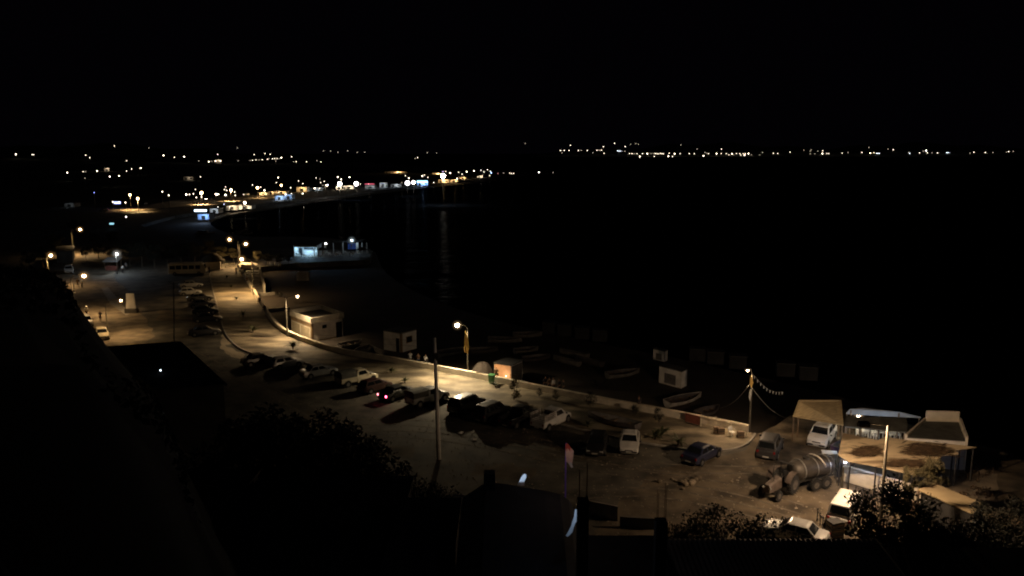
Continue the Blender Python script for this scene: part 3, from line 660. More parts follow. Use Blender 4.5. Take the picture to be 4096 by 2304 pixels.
# kiosk with open peach interior
zt = 1.30; cs = corners3((1975, 1449), (2046, 1460), (2092, 1440), zt)
r = empty('kiosk', (0, 0, 0), 0, 'small kiosk with a glowing peach-coloured front and a black roof behind the sea wall', 'kiosk')
shellbox('wall', grow(cs, .96), -1.2, 1.2, M['whitewash'], r)
b = MB(); b.prism([(p.x, p.y) for p in grow(cs, 1.04)], 1.2, 1.30, M['darkmetal']); b.build('roof', r)
q = grow(cs, .96); ql = facep(q, 0, 1, -1.2, 1.2); qr = facep(q, 1, 2, -1.2, 1.2)
pan('front_panel', ql, .02, .98, .32, .96, .04, M['peach'], r); pan('counter', ql, .02, .98, .26, .32, .35, M['plasticwhite'], r, th=.4)
pan('side_panel', qr, .04, .96, .02, .95, .03, M['darkconc'], r)
b = MB(); p = (ql[0]+ql[1])/2; n = (ql[1]-ql[0]).cross(Vector((0, 0, 1))).normalized(); b.ball(p*.5+ql[1]*.5+n*.25+Vector((0, 0, 1.1)), .07, emis('kiosk bulb', WARM, 5)); b.build('bulb', r)
light('kiosk_light', p*.5+ql[1]*.5+n*.6+Vector((0, 0, 1.2)), (1, .8, .6), 14, r)
# pale beach huts near the water
def beach_hut(l, c, rr, zt, label, z0=-1.2, mt='whitewash'):
    cs = corners3(l, c, rr, zt); r = empty('beach_hut', (0, 0, 0), 0, label, 'hut')
    shellbox('wall', grow(cs, .96), z0, zt-.1, M[mt], r)
    b = MB(); b.prism([(p.x, p.y) for p in cs], zt-.1, zt, M['darkconc']); b.build('roof', r)
    q = grow(cs, .96); pan('shutter', facep(q, 0, 1, z0, zt-.1), .25, .75, .1, .7, .03, M['boatpale'], r); return r
beach_hut((2635, 1462), (2728, 1486), (2752, 1474), .9, 'pale boarded hut standing alone on the dark beach near the bunting pole')
beach_hut((2612, 1394), (2660, 1404), (2672, 1398), .3, 'low slatted pale cabin at the water edge catching a little light')
for i, (x, y) in enumerate([(2200, 1330), (2260, 1340), (2330, 1352), (2400, 1362), (2790, 1440), (2860, 1452), (2950, 1470), (3140, 1500), (3230, 1515)]):
    p = G(x, y, -1.2); b = MB(); b.box((0, 0, .8), (2.1, 1.6, 1.6), M['darkwall']); b.box((0, 0, 1.65), (2.3, 1.8, .1), M['darkmetal'])
    o = b.build('changing_cabin', loc=p); o.rotation_euler.z = -.2; tag(o, 'faint grey beach cabin, one of a row along the dark waterline', 'cabin', 'cabins along the waterline')
# ------------------------------------------------------------------ boats
def boat_mesh(L, W, D, outer, inner):
    b = MB(); n = 14; secs = []; inn = []
    for i in range(n+1):
        t = i/n; x = -L/2+L*t; wd = W/2*(math.sin(math.pi*min(1, (.30+.70*t)))**.7 if t < 1 else 0); wd = W/2*(1-abs(2*max(0, t-.35)/1.3)**2.2) if t > .35 else W/2*(.74+.26*t/.35)
        wd = max(wd, .02); sh = D*(1+.35*(abs(t-.4)*1.5)**2)
        keel = .0+.25*D*max(0, t-.7)/.3
        secs.append([Vector((x, wd*a, keel+(sh-keel)*h)) for a, h in ((-1, 1), (-.86, .5), (-.5, .12), (0, 0), (.5, .12), (.86, .5), (1, 1))])
        inn.append([Vector((x*.97, wd*.93*a, keel+.05+(sh-keel-.02)*h)) for a, h in ((-1, 1), (-.84, .5), (-.5, .2), (0, .15), (.5, .2), (.84, .5), (1, 1))])
    b.loft(secs, outer, cap=False, closed=False); b.loft(inn, inner, cap=False, closed=False)
    b.add(secs[0], [(0, 1, 2, 3, 4, 5, 6)], outer)
    return b, secs
def boat(c, n, L, W, outer, inner, label, cat='boat', tilt=0, z=-1.2, group='boats drawn up on the beach', name='rowing_boat', simple=False):
    p = G(*c, z); rz = heading(p, G(*n, z)); r = empty(name, p, rz, label, cat, group); r.rotation_euler.x = tilt
    b, secs = boat_mesh(L, W, .62, M[outer], M[inner]); b.build('hull', r)
    b = MB(); b.loft([[s_[0]+Vector((0, -.03, 0)), s_[0]+Vector((0, .05, 0)), s_[0]+Vector((0, .05, .05)), s_[0]+Vector((0, -.03, .05))] for s_ in secs], M[outer])
    b.loft([[s_[-1]+Vector((0, -.05, 0)), s_[-1]+Vector((0, .03, 0)), s_[-1]+Vector((0, .03, .05)), s_[-1]+Vector((0, -.05, .05))] for s_ in secs], M[outer]); b.build('gunwale', r)
    if not simple:
        for x, w_ in ((-L*.3, .8), (-L*.02, .92), (L*.22, .66)):
            b = MB(); b.box((x, 0, .42), (.26, W*w_, .04), M['wood']); b.build('bench', r)
    return r
BO = [
 ((1402, 1388), (1440, 1380), 3.8, 1.5, 'boatpale', 'boatdark', 'pale boat on the sand just right of the flat-roofed building'),
 ((1455, 1408), (1478, 1398), 3.0, 1.3, 'boatpale', 'boatdark', 'small boat between the flat-roofed building and the square hut'),
 ((1818, 1418), (1868, 1410), 5.2, 1.9, 'boatpale', 'boatdark', 'open boat on the sand below the yellow flag'),
 ((1935, 1412), (1968, 1410), 4.0, 1.5, 'boatdark', 'boatdark', 'dim boat right of the yellow flag'),
 ((2020, 1370), (2068, 1371), 5.0, 1.6, 'boatpale', 'boatdark', 'boat farthest up the dark beach behind the kiosk, left one'),
 ((2110, 1349), (2150, 1348), 4.4, 1.5, 'boatpale', 'boatdark', 'boat farthest up the dark beach behind the kiosk, right one'),
 ((2105, 1412), (2140, 1408), 3.6, 1.5, 'boatpale', 'boatdark', 'small pale boat directly behind the kiosk roof'),
 ((2146, 1444), (2180, 1440), 4.0, 1.6, 'boatdark', 'boatdark', 'dark boat drawn up close to the right side of the kiosk'),
 ((2292, 1426), (2255, 1419), 4.6, 1.6, 'boatpale', 'boatdark', 'pale-bowed boat on the middle of the beach'),
 ((2262, 1456), (2232, 1449), 4.4, 1.6, 'boatpale', 'boatdark', 'boat on the middle of the beach, nearer than the pale-bowed one'),
 ((2352, 1456), (2320, 1448), 4.6, 1.6, 'boatdark', 'boatdark', 'dim boat to the right of the two pale boats on the middle beach'),
 ((2492, 1506), (2545, 1498), 4.8, 1.6, 'boatpale', 'boatdark', 'long narrow boat on the beach in front of the boarded hut'),
 ((2735, 1612), (2812, 1592), 5.4, 1.7, 'boatwhite', 'boatdark', 'white boat with a raised bow just beyond the sea wall'),
 ((2830, 1660), (2868, 1648), 3.6, 1.4, 'boatdark', 'boatdark', 'dark boat behind the sea wall near the white boat'),
]
for c, n, L, W, o_, i_, lab in BO: boat(c, n, L, W, o_, i_, lab, tilt=.12)
boat((2450, 1698), (2360, 1676), 5.6, 1.9, 'boatdark', 'boatpale', 'dark wooden boat resting on the promenade behind the white saloon', z=.16, tilt=.05, group='boats on land by the lot')
boat((3378, 1800), (3422, 1778), 3.4, 1.3, 'boatpurple', 'boatdark', 'small purple boat beside the white off-road car at the cafe', z=.03, group='boats on land by the lot')
boat((822, 938), (860, 938), 6.6, 2.2, 'boatwhite', 'boatwhite', 'white boat with a low cabin on the bay below the blue beach bar', z=-1.75, name='fishing_boat', group='boats on the bay')
o = [x for x in bpy.data.objects if x.name.startswith('fishing_boat')][0]
b = MB(); b.box((-.8, 0, 1.0), (3.4, 1.5, .9), M['boatwhite']); b.build('cabin', o, bevel=.08)
b = MB(); b.box((-.8, .77, 1.1), (2.8, .03, .35), M['glass']); b.box((-.8, -.77, 1.1), (2.8, .03, .35), M['glass']); b.build('cabin_window', o)
for c, n, lab in [((945, 938), (965, 936), 'small grey boat on the bay, left of the three above the promenade lamps'), ((968, 930), (990, 929), 'small grey boat on the bay, farthest of the three above the promenade lamps'), ((990, 940), (1012, 938), 'small grey boat on the bay, right of the three above the promenade lamps')]:
    boat(c, n, 4.2, 1.5, 'boatwhite', 'boatdark', lab, z=-1.75, group='boats on the bay')
light('moonlit_boat_lamp', G(830, 905, 6), COOL, 60, r=.2) if False else None
# ------------------------------------------------------------------ stairs, kiosk, fences at the head of the promenade
r = empty('beach_stairs', (0, 0, 0), 0, 'flight of concrete steps going down to the beach beside the promenade lamp', 'stairs')
a0, a1, b0, b1 = G(975, 1083), G(1030, 1083), G(1012, 1152), G(1046, 1152)
N = 9
b = MB()
for i in range(N):
    t0, t1 = i/N, (i+1)/N; z = .1-1.25*t0
    p = [a0.lerp(b0, t0), a1.lerp(b1, t0), a1.lerp(b1, t1), a0.lerp(b0, t1)]
    b.prism([(k.x+.32, k.y) for k in p], -1.4, z, M['concrete'])
b.build('steps', r)
b = MB(); b.prism([(a1.x+.34, a1.y), (a1.x+.75, a1.y), (b1.x+.75, b1.y), (b1.x+.34, b1.y)], -1.3, .75, M['wallpaint']); b.build('side_wall', r)
def block(name, cs4, z0, z1, mt, label, cat, top=None):
    r = empty(name, (0, 0, 0), 0, label, cat); b = MB(); b.prism([(p.x, p.y) for p in cs4], z0, z1, M[mt]); b.build('wall', r)
    if top: b = MB(); b.prism([(p.x, p.y) for p in grow(cs4, 1.15)], z1, z1+.12, M[top]); b.build('roof', r)
    return r
# thatched kiosk
a, d = G(823, 1083), G(880, 1081); n = Vector((-(d-a).y, (d-a).x, 0)).normalized()*2.4
k = block('shop_kiosk', [a, d, d+n, a+n], 0, 2.1, 'wallpaint', 'cream shuttered kiosk with a dark thatched roof at the head of the promenade', 'kiosk')
q = [a, d, d+Vector((0, 0, 2.1)), a+Vector((0, 0, 2.1))]; pan('shutter', q, .06, .94, .04, .9, .05, M['shutter'], k)
b = MB(); c = (a+d)/2+n/2
b.loft([[c+Vector((math.cos(t)*w_, math.sin(t)*w_*.8, z)) for t in [2*math.pi*i/14 for i in range(14)]] for w_, z in ((2.7, 2.0), (2.6, 2.2), (1.4, 3.3), (.15, 4.0))], M['thatch']); b.build('roof', k)
def fence(name, p, q, h, step, mt, label, cat='fence', rails=(.35, .9), z=0, r_=.03):
    r = empty(name, p, heading(p, q), label, cat); L = (q-p).length; n = max(1, int(round(L/step)))
    for i in range(n+1):
        b = MB(); b.box((L*i/n, 0, h/2), (.07, .07, h), M[mt]); b.build('post', r)
    for z_ in rails:
        b = MB(); b.box((L/2, -.045, h*z_), (L, .03, .07), M[mt]); b.build('rail', r)
    r.location.z = z; return r
fence('railing', G(884, 1077), G(938, 1070), 1.1, 1.2, 'coping', 'pale railing right of the shuttered kiosk at the head of the promenade')
block('low_wall', [G(962, 1074), G(1030, 1078), G(1030, 1068), G(962, 1064)], 0, .9, 'wallpaint', 'short cream wall closing the head of the promenade above the stairs', 'wall')
# white stacked chairs / cabinets on the upper beach
def stack_chairs(p, lab):
    r = empty('beach_cabinet', p, 0, lab, 'cabinet', 'white cabinets on the upper beach'); b = MB(); b.box((0, 0, .9), (1.1, .8, 1.8), M['boatwhite']); b.build('body', r, bevel=.06)
    b = MB(); b.box((0, -.42, .9), (.03, .02, 1.6), M['trim']); b.build('seam', r); b = MB(); b.ball((0, 0, 1.82), .5, M['boatwhite'], 12, 6, (1, .7, .4)); b.build('top', r)
for x, lab in ((1199, 'white cabinet on the beach below the restaurant, left of three'), (1213, 'white cabinet on the beach below the restaurant, middle of three'), (1227, 'white cabinet on the beach below the restaurant, right of three')): stack_chairs(G(x, 1122, -1.2), lab)
# upper beach: low retaining walls
w1 = [G(1040, 1155, -1.2), G(1110, 1180, -1.2)]
for pa, pb2, lab in [((1045, 1185), (1100, 1180), 'low grey wall on the beach just below the stairs'), ((1075, 1248), (1160, 1242), 'low grey wall across the sand left of the flat-roofed building'), ((1480, 1398), (1530, 1420), 'low wall at the foot of the square hut')]:
    a, d = G(*pa, -1.2), G(*pb2, -1.2); n = Vector((-(d-a).y, (d-a).x, 0)).normalized()*.25
    o = MB(); o.prism([(p.x, p.y) for p in (a, d, d+n, a+n)], -1.25, -.6, M['concrete']); tag(o.build('retaining_wall'), lab, 'wall')
# sand mound beside the bright lamp
b = MB(); c = G(1930, 1503, -.4); vs = []
for i in range(7):
    for j in range(24):
        t = 2*math.pi*j/24; rr = 1.75*i/6; vs.append((c.x+rr*math.cos(t), c.y+rr*.9*math.sin(t), -1.25+2.4*(1-(i/6)**2.6)**.9*(1+.08*math.sin(j*2.1+i))))
b.add(vs, [(i*24+j, i*24+(j+1) % 24, (i+1)*24+(j+1) % 24, (i+1)*24+j) for i in range(6) for j in range(24)], M['sand']); tag(b.build('sand_mound', smooth=True), 'rounded tan heap of sand behind the green bin', 'sand heap')
# green bin
p = G(1967, 1534, .14); r = empty('wheelie_bin', p+Vector((0, 0, 0)), R(-20), 'tall green wheeled bin standing against the lit sea wall', 'bin')
b = MB(); b.loft([[Vector((a*w_, c_*d_, z)) for a, c_ in ((-1, -1), (1, -1), (1, 1), (-1, 1))] for w_, d_, z in ((.24, .26, .06), (.32, .36, 1.0))], M['bingreen']); b.build('body', r, bevel=.03)
b = MB(); b.box((0, 0, 1.04), (.70, .80, .07), M['bingreen']); b.build('lid', r, bevel=.02)
for s_ in (-1, 1): b = MB(); b.cyl((s_*.24, .24, .1), .1, .05, M['tyre'], 'X', 12); b.build('wheel', r)
# ------------------------------------------------------------------ plastic chairs and tables
def chair_proto():
    r = empty('plastic_chair', (0, 0, -50)); W_ = M['plasticwhite']
    b = MB(); b.box((0, 0, .43), (.50, .48, .035), W_); b.build('seat', r, bevel=.015)
    b = MB(); b.loft([[Vector((x, .22+.05*(1-(x/.25)**2)+z_, zz)) for z_, zz in ((0, .45), (.02, .45), (.10, .88-.10*(x/.25)**2), (.08, .88-.10*(x/.25)**2))] for x in (-.25, -.15, 0, .15, .25)], W_); b.build('backrest', r)
    for sx in (-1, 1):
        b = MB(); b.tube([(sx*.25, -.2, .43), (sx*.27, -.2, .66), (sx*.27, .2, .68), (sx*.25, .26, .6)], .022, W_, 6); b.build('armrest', r)
        for sy in (-1, 1): b = MB(); b.tube([(sx*.22, sy*.2, .43), (sx*.26, sy*.25, 0)], .024, W_, 6); b.build('leg', r)
    return r
CH = chair_proto(); first_chair = [True]
def chair(p, rz, label, group='white plastic chairs'):
    o = CH if first_chair[0] else copy_tree(CH); first_chair[0] = False
    place(o, p, rz); tag(o, label, 'chair', group); return o
def table(p, L, W, h, mt, label, rz=0, group=None):
    r = empty('table', p, rz, label, 'table', group); b = MB(); b.box((0, 0, h), (L, W, .05), M[mt]); b.build('tabletop', r, bevel=.015)
    for sx in (-1, 1):
        for sy in (-1, 1): b = MB(); b.box((sx*(L/2-.08), sy*(W/2-.08), h/2-.013), (.06, .06, h-.025), M[mt]); b.build('leg', r)
    return r
chair(G(2928, 1745, .145), R(25), 'white plastic armchair standing on the lit near end of the promenade', None)
for i, (x, y, lab) in enumerate([(1072, 1062, 'white plastic chair above the beach stairs, left of the group'), (1083, 1064, 'white plastic chair above the beach stairs, second of the group'), (1105, 1066, 'white plastic chair above the beach stairs beside the dark bush'), (1118, 1068, 'white plastic chair above the beach stairs, right of the group')]):
    chair(G(x, y), i*1.3, lab)
# ------------------------------------------------------------------ beach restaurant
gy = 1028
a, d = G(1177, gy), G(1270, gy); dv = (d-a).normalized(); n = Vector((-dv.y, dv.x, 0)); D4 = 4.5
r = empty('beach_restaurant', (0, 0, 0), 0, 'beach restaurant with a brightly lit bluish white open front', 'restaurant')
WL = (d-a).length
def onb(name, u, v, z, du, dv_, dz, mt, parent):
    c = a+dv*u+n*v+Vector((0, 0, z)); b = MB(); b.box(c, (du, dv_, dz), M[mt], math.atan2(dv.y, dv.x)); return b.build(name, parent)
onb('wall', WL/2, D4, 1.5, WL, .15, 3, 'whitewash', r); onb('wall', 0, D4/2, 1.5, .15, D4-.2, 3, 'whitewash', r); onb('wall', WL, D4/2, 1.5, .15, D4-.2, 3, 'whitewash', r)
onb('roof', WL/2, D4/2, 3.1, WL+.6, D4+.8, .18, 'darkmetal', r); onb('counter', WL*.6, D4-1.4, .55, WL*.6, .6, 1.1, 'plasticwhite', r); onb('floor', WL/2, D4/2, .06, WL, D4, .1, 'concrete', r)
onb('pillar', WL*.86, .1, 1.5, .2, .2, 2.98, 'whitewash', r); onb('shelf', WL*.5, D4-.25, 1.7, WL*.5, .3, .5, 'darkmetal', r); onb('fridge', WL*.12, D4-.5, .9, .7, .6, 1.8, 'trim', r); onb('fridge', WL*.92, D4-.5, .9, .7, .6, 1.8, 'tarpblue', r); onb('pillar', WL*.3, .1, 1.5, .2, .2, 2.98, 'trim', r); onb('fascia', WL/2, .0, 2.75, WL, .08, .45, 'darkmetal', r)
for u in (.35, .8):
    b = MB(); b.box(a+dv*WL*u+n*2+Vector((0, 0, 2.9)), (1.2, .15, .1), emis('tube lamp', (.6, .85, 1), 45)); b.build('tube_lamp', r)
light('restaurant_light', a+dv*WL*.5+n*1.5+Vector((0, 0, 2.5)), (.34, .66, 1), 420, r, r=.3)
for i in range(8):
    u = [.05, .12, .22, .95, 1.1, 1.25, .7, .5][i]*WL; v = [.6, 1.6, .9, -1, -1.6, -.6, -.9, -1.4][i]
    chair(a+dv*u+n*v+Vector((0, 0, .115 if v > 0 and u < WL else 0)), i*.9, 'white plastic chair inside the lit restaurant front' if u < WL and v > 0 else 'white plastic chair on the sand in front of the lit restaurant', 'chairs at the beach restaurant')
t = empty('pergola', (0, 0, 0), 0, 'pergola terrace on pale posts right of the lit restaurant front', 'pergola')
for x in (1300, 1334, 1372, 1430, 1449, 1468):
    b = MB(); p = G(x, 1013); b.box(p+Vector((0, 0, 1.4)), (.55 if x == 1430 else .22, .22, 2.8), M['whitewash']); b.build('post', t)
b = MB(); p, q_ = G(1296, 1013), G(1452, 1008); b.prism([(p.x, p.y), (q_.x, q_.y), (q_.x, q_.y+5), (p.x, p.y+5)], 2.82, 2.95, M['darkmetal']); b.build('roof', t)
b = MB(); p, q_ = G(1392, 1006), G(1424, 1006); b.prism([(p.x, p.y), (q_.x, q_.y), (q_.x, q_.y+.15), (p.x, p.y+.15)], .6, 2.2, mat('blue screen', (.04, .09, .35), .6)); b.build('screen', t)
lamp_at(1407, 961, 1407, 1014, (.55, .78, 1), 130, 'bluish white lamp standing over the restaurant terrace', br=.16, strength=45)
lamp_at(1303, 974, 1303, 1012, (.9, .95, 1), 60, 'small white lamp at the left end of the pergola terrace', br=.10, halo=.6)
for i, x in enumerate((1305, 1318, 1345, 1352, 1362, 1385, 1398, 1408, 1418)):
    chair(G(x, 1017+(i*7) % 5*2), i*1.7, 'white plastic chair on the pergola terrace', 'chairs under the pergola')
for x, lab in ((1290, 'dark closed-in beach umbrella just right of the lit restaurant front'), (1448, 'dark beach umbrella at the right end of the pergola terrace')):
    p = G(x, 1024); u = empty('beach_umbrella', p, 0, lab, 'umbrella', 'beach umbrellas')
    b = MB(); b.tube([(0, 0, 0), (0, 0, 2.2)], .03, M['wood'], 6); b.build('pole', u)
    b = MB(); b.loft([[Vector((w_*math.cos(t), w_*math.sin(t), z)) for t in [2*math.pi*i/12 for i in range(12)]] for w_, z in ((1.5, 1.6), (1.45, 1.7), (.7, 2.1), (.05, 2.35))], M['thatch']); b.build('canopy', u)
# ------------------------------------------------------------------ stall, monument, dark house and flags at the upper left
p, q_ = G(420, 1082), G(470, 1082); r = empty('market_stall', p, heading(p, q_), 'stall with a pale sloping roof under the cool white lamp', 'stall'); L = (q_-p).length
b = MB()
for x in (0, L):
    for y in (0, 1.8): b.box((x, y, 1.1), (.08, .08, 2.2), M['wood'])
b.build('frame', r); b = MB(); b.panel([Vector((-.3, -.4, 2.0)), Vector((L+.3, -.4, 2.0)), Vector((L+.3, 2.2, 2.7)), Vector((-.3, 2.2, 2.7))], 0, 1, 0, 1, .03, M['boatwhite'], .05); b.build('roof', r)
b = MB(); b.box((L/2, .3, .5), (L*.9, .6, 1.0), M['brickred']); b.build('counter', r, bevel=.02)
p = G(527, 1250); r = empty('monument', p, R(10), 'tapering cream slab monument on a dark plinth in the middle of the car park', 'monument')
b = MB(); b.box((0, 0, .35), (1.9, 1.3, .7), M['darkconc']); b.build('plinth', r, bevel=.04)
b = MB(); b.loft([[Vector((a*w_, c_*.22, z)) for a, c_ in ((-1, -1), (1, -1), (1, 1), (-1, 1))] for w_, z in ((.78, .702), (.58, 3.2))], M['whitewash']); b.build('slab', r, bevel=.04)
block('low_house', [G(228, 1052), G(292, 1050), G(300, 1030), G(236, 1032)], 0, 2.8, 'darkconc', 'low dark house beside the narrow street at the upper left', 'house', 'darkmetal')
def cloth(name, pts, Y, mt, label, cat='flag', group=None, rip=.06, second=None):
    P3 = [AD(x, y, Y) for x, y in pts]; c = sum(P3, Vector())/len(P3)
    me = bpy.data.meshes.new(name); bm = bmesh.new(); vs = [bm.verts.new(p) for p in P3]; bm.faces.new(vs)
    bmesh.ops.triangulate(bm, faces=bm.faces[:]); bmesh.ops.subdivide_edges(bm, edges=bm.edges[:], cuts=3, use_grid_fill=True)
    zs_ = [v.co.z for v in bm.verts]; h = max(zs_)-min(zs_)
    for v in bm.verts: v.co.y += rip*math.sin(v.co.x*9+v.co.z*2.5)
    bm.to_mesh(me); bm.free()
    me.materials.append(M[mt]); 
    if second:
        me.materials.append(M[second[0]]); me.materials.append(M[second[2]])
        for f in me.polygons:
            t = (max(zs_)-f.center.z)/h; f.material_index = 1 if t < second[1] else (2 if t > second[3] else 0)
    me.polygons.foreach_set('use_smooth', [True]*len(me.polygons)); o = bpy.data.objects.new(name, me); col.objects.link(o); tag(o, label, cat, group); return o
Yp = G(199, 1150).y-1.0
cloth('pennant', [(165, 1044), (172, 1048), (180, 1070), (187, 1100), (185, 1107), (178, 1090), (170, 1068)], Yp, 'yellowflag', 'tall cream pennant at the left edge against the dark hillside')
Yp = G(297, 1266).y-.25
cloth('pennant', [(293, 1133), (298, 1138), (300, 1160), (297, 1180), (299, 1230), (300, 1255), (296, 1230), (293, 1180)], Yp, 'whiteflag', 'pale cloth wound around the post of the hillside street lamp')
Yp = G(1872, 1508).y-.35
cloth('long_flag', [(1861, 1320), (1867, 1332), (1872, 1360), (1877, 1395), (1871, 1415), (1856, 1408), (1857, 1370)], Yp, 'yellowflag', 'long drooping yellow flag on the bright lamp post beside the square hut')
Yp = G(2997, 1728).y-.3
cloth('long_flag', [(3004, 1500), (3010, 1515), (3014, 1530), (3009, 1545), (3004, 1550), (2999, 1535), (3000, 1515)], Yp, 'yellowflag', 'small yellow flag on the lamp post with guy ropes')
cloth('long_flag', [(3001, 1556), (3007, 1560), (3005, 1580), (3001, 1606), (2996, 1590), (2998, 1570)], Yp, 'whiteflag', 'grey drooping flag under the small yellow flag on the guyed lamp post')
for (x0, y0, Y0), (x1, y1, z1), lab in [((2999, 1538, Yp), (2882, 1632, -1.2), 'pale ribbon rope running down left from the guyed lamp post'), ((3008, 1552, Yp), (3150, 1675, -1.0), 'thin ribbon rope running down right from the guyed lamp post')]:
    p, q_ = AD(x0, y0, Y0), G(x1, y1, z1); b = MB(); b.tube([p.lerp(q_, t)+Vector((0, 0, -.5*math.sin(math.pi*t))) for t in [i/8 for i in range(9)]], .022, M['boatwhite'], 5); tag(b.build('guy_rope'), lab, 'rope', 'guy ropes')
def bunting(p, q_, n, mt, label, sz=.28, sag=.6):
    r = empty('bunting', (0, 0, 0), 0, label, 'bunting'); f = lambda t: p.lerp(q_, t)+Vector((0, 0, -sag*math.sin(math.pi*t)))
    b = MB(); b.tube([f(i/16) for i in range(17)], .012, M['boatwhite'], 4); b.build('cord', r)
    for i in range(n):
        c = f((i+.5)/n); e = f((i+.5)/n+.02)-c; e = e.normalized()*sz/2
        b = MB(); b.add([c-e, c+e, c+Vector((0, .05, -sz*1.25))], [(0, 1, 2)], M[mt]); b.build('flag', r)
bunting(AD(3012, 1497, Yp), AD(3135, 1568, Yp+5), 10, 'whiteflag', 'string of little white flags running right from the guyed lamp post')
bunting(AD(3405, 1672, 72), AD(3494, 1700, 70), 6, 'yellowflag', 'string of little yellow-lit flags under the warm cafe lamp', .3, .2)
# ------------------------------------------------------------------ cafe
def roofpoly(name, tops, label, cat, mt, th=.1, posts=True, postmt='wood'):
    """sloping roof on posts; tops = [(px, py, z)]"""
    P = [G(x, y, z) for x, y, z in tops]; r = empty(name, (0, 0, 0), 0, label, cat); n = len(P)
    b = MB(); b.add(P+[p-Vector((0, 0, th)) for p in P], [tuple(range(n)), tuple(range(n, 2*n))[::-1]]+[(j, (j+1) % n, n+(j+1) % n, n+j) for j in range(n)], M[mt]); b.build('roof', r)
    if posts:
        c = sum(P, Vector())/n
        for p in P:
            q_ = p+(c-p)*.04; b = MB(); b.tube([(q_.x, q_.y, 0), (q_.x, q_.y, p.z-th)], .06, M[postmt], 6); b.build('post', r)
    return r
roofpoly('awning', [(3171, 1664, 2.4), (3374, 1699, 2.4), (3366, 1600, 3.55), (3195, 1600, 3.6)], 'straw-coloured sloping awning over the white off-road car', 'awning', 'awning')
roofpoly('tarpaulin_roof', [(3384, 1652, 2.7), (3520, 1660, 2.7), (3684, 1668, 2.7), (3600, 1648, 3.1), (3450, 1632, 3.2), (3400, 1636, 3.1)], 'pale blue-grey tarpaulin roof behind the warm cafe lamp', 'roof cover', 'tarpblue')
roofpoly('cafe_roof', [(3378, 1705, 2.6), (3628, 1728, 2.6), (3628, 1672, 2.9), (3386, 1664, 2.9)], 'black cafe roof behind the lit seating', 'roof', 'tarp')
P = [G(3628, 1748, 2.6), G(3862, 1762, 2.6), G(3836, 1686, 2.6), G(3704, 1682, 2.6)]
r = empty('cafe_building', (0, 0, 0), 0, 'low building with a black flat roof and pale parapet on the far side', 'building')
b = MB(); b.prism([(p.x, p.y) for p in P], 0, 2.5, M['whitewash']); b.build('wall', r)
b = MB(); b.prism([(p.x, p.y) for p in grow(P, .99)], 2.501, 2.56, M['tarp']); b.build('roof', r)
for i, j, z in ((1, 2, 2.95), (2, 3, 3.5), (3, 0, 2.8)):
    a_, d_ = P[i], P[j]; n_ = ((d_-a_).cross(Vector((0, 0, 1)))).normalized()*.18
    b = MB(); b.prism([(q_.x, q_.y) for q_ in (a_, d_, d_+n_, a_+n_)], 0, z, M['wallpaint']); b.build('parapet', r)
roofpoly('canopy', [(3372, 1732, 2.9), (3512, 1760, 2.9), (3540, 1747, 2.9), (3628, 1760, 2.9), (3850, 1781, 2.9), (3905, 1788, 2.9), (3820, 1800, 2.75), (3835, 1815, 2.7), (3770, 1822, 2.7), (3740, 1850, 2.6), (3690, 1862, 2.6), (3652, 1897, 2.55), (3600, 1886, 2.55), (3500, 1863, 2.6), (3392, 1844, 2.6), (3352, 1818, 2.6), (3362, 1776, 2.8)], 'wide tan canvas canopy with painted tree shadows over the cafe terrace', 'canopy', 'canopy', .06, postmt='trim')
r = empty('terrace_wall', (0, 0, 0), 0, 'cream terrace wall below the front edge of the tan canopy', 'wall')
a, d = G(3376, 1862, 1.3), G(3692, 1952, 1.3); dv2 = (d-a).normalized(); n = Vector((-dv2.y, dv2.x, 0))*.2
b = MB(); b.prism([(p.x, p.y) for p in (a, d, d+n, a+n)], 0, 1.22, M['wallpaint']); b.build('wall', r)
b = MB(); n2 = n*1.6; o_ = n*.3; b.prism([(p.x, p.y) for p in (a-o_, d-o_, d+n2-o_, a+n2-o_)], 1.22, 1.30, M['coping']); b.build('coping', r)
light('terrace_light', G(3500, 1885, 2.1)+Vector((0, 1.5, 0)), (.55, .62, 1), 26, r)
light('terrace_light', G(3610, 1908, 2.1)+Vector((0, 1.8, 0)), (.50, .58, 1), 12, r)
b = MB(); b.box(G(3460, 1868, 2.2)+Vector((0, 1.2, 0)), (.8, .08, .08), emis('cyan tube', (.35, .75, 1), 6)); b.build('tube_lamp', r)
light('terrace_light', G(3385, 1745, 2.3), (.62, .78, 1), 60, r); light('terrace_light', G(3520, 1722, 2.0), (.62, .85, 1), 55, r)
for i, (x, y) in enumerate([(3438, 1752), (3455, 1748), (3492, 1752), (3500, 1760), (3546, 1752), (3566, 1755), (3590, 1757), (3470, 1738)]):
    chair(G(x, y, .01), i*1.1+2, 'white plastic chair under the black cafe roof', 'chairs at the cafe')
for i, (x, y, lab) in enumerate([(3448, 1750, 'white cafe table left of the lit seating'), (3505, 1756, 'white cafe table in the middle of the lit seating'), (3573, 1760, 'white cafe table right of the lit seating')]): table(G(x, y, .01), 1.0, .8, .74, 'plasticwhite', lab)
table(G(3316, 1843, .01), 1.25, .85, .76, 'plasticwhite', 'white plastic table standing apart behind the tanker trailer', R(-15))
r = roofpoly('shed', [(3672, 1957, 2.5), (3736, 1932, 2.6), (3925, 2010, 2.6), (3893, 2055, 2.4)], 'long shed with a plain tan sheet roof at the lower right', 'shed', 'rooftan', .08)
P = grow([G(3672, 1957, 2.4), G(3736, 1932, 2.4), G(3925, 2010, 2.4), G(3893, 2055, 2.4)], .9); b = MB(); b.prism([(p.x, p.y) for p in P], 0, 2.3, M['darkwall']); b.build('wall', r)
rr = random.Random(21)
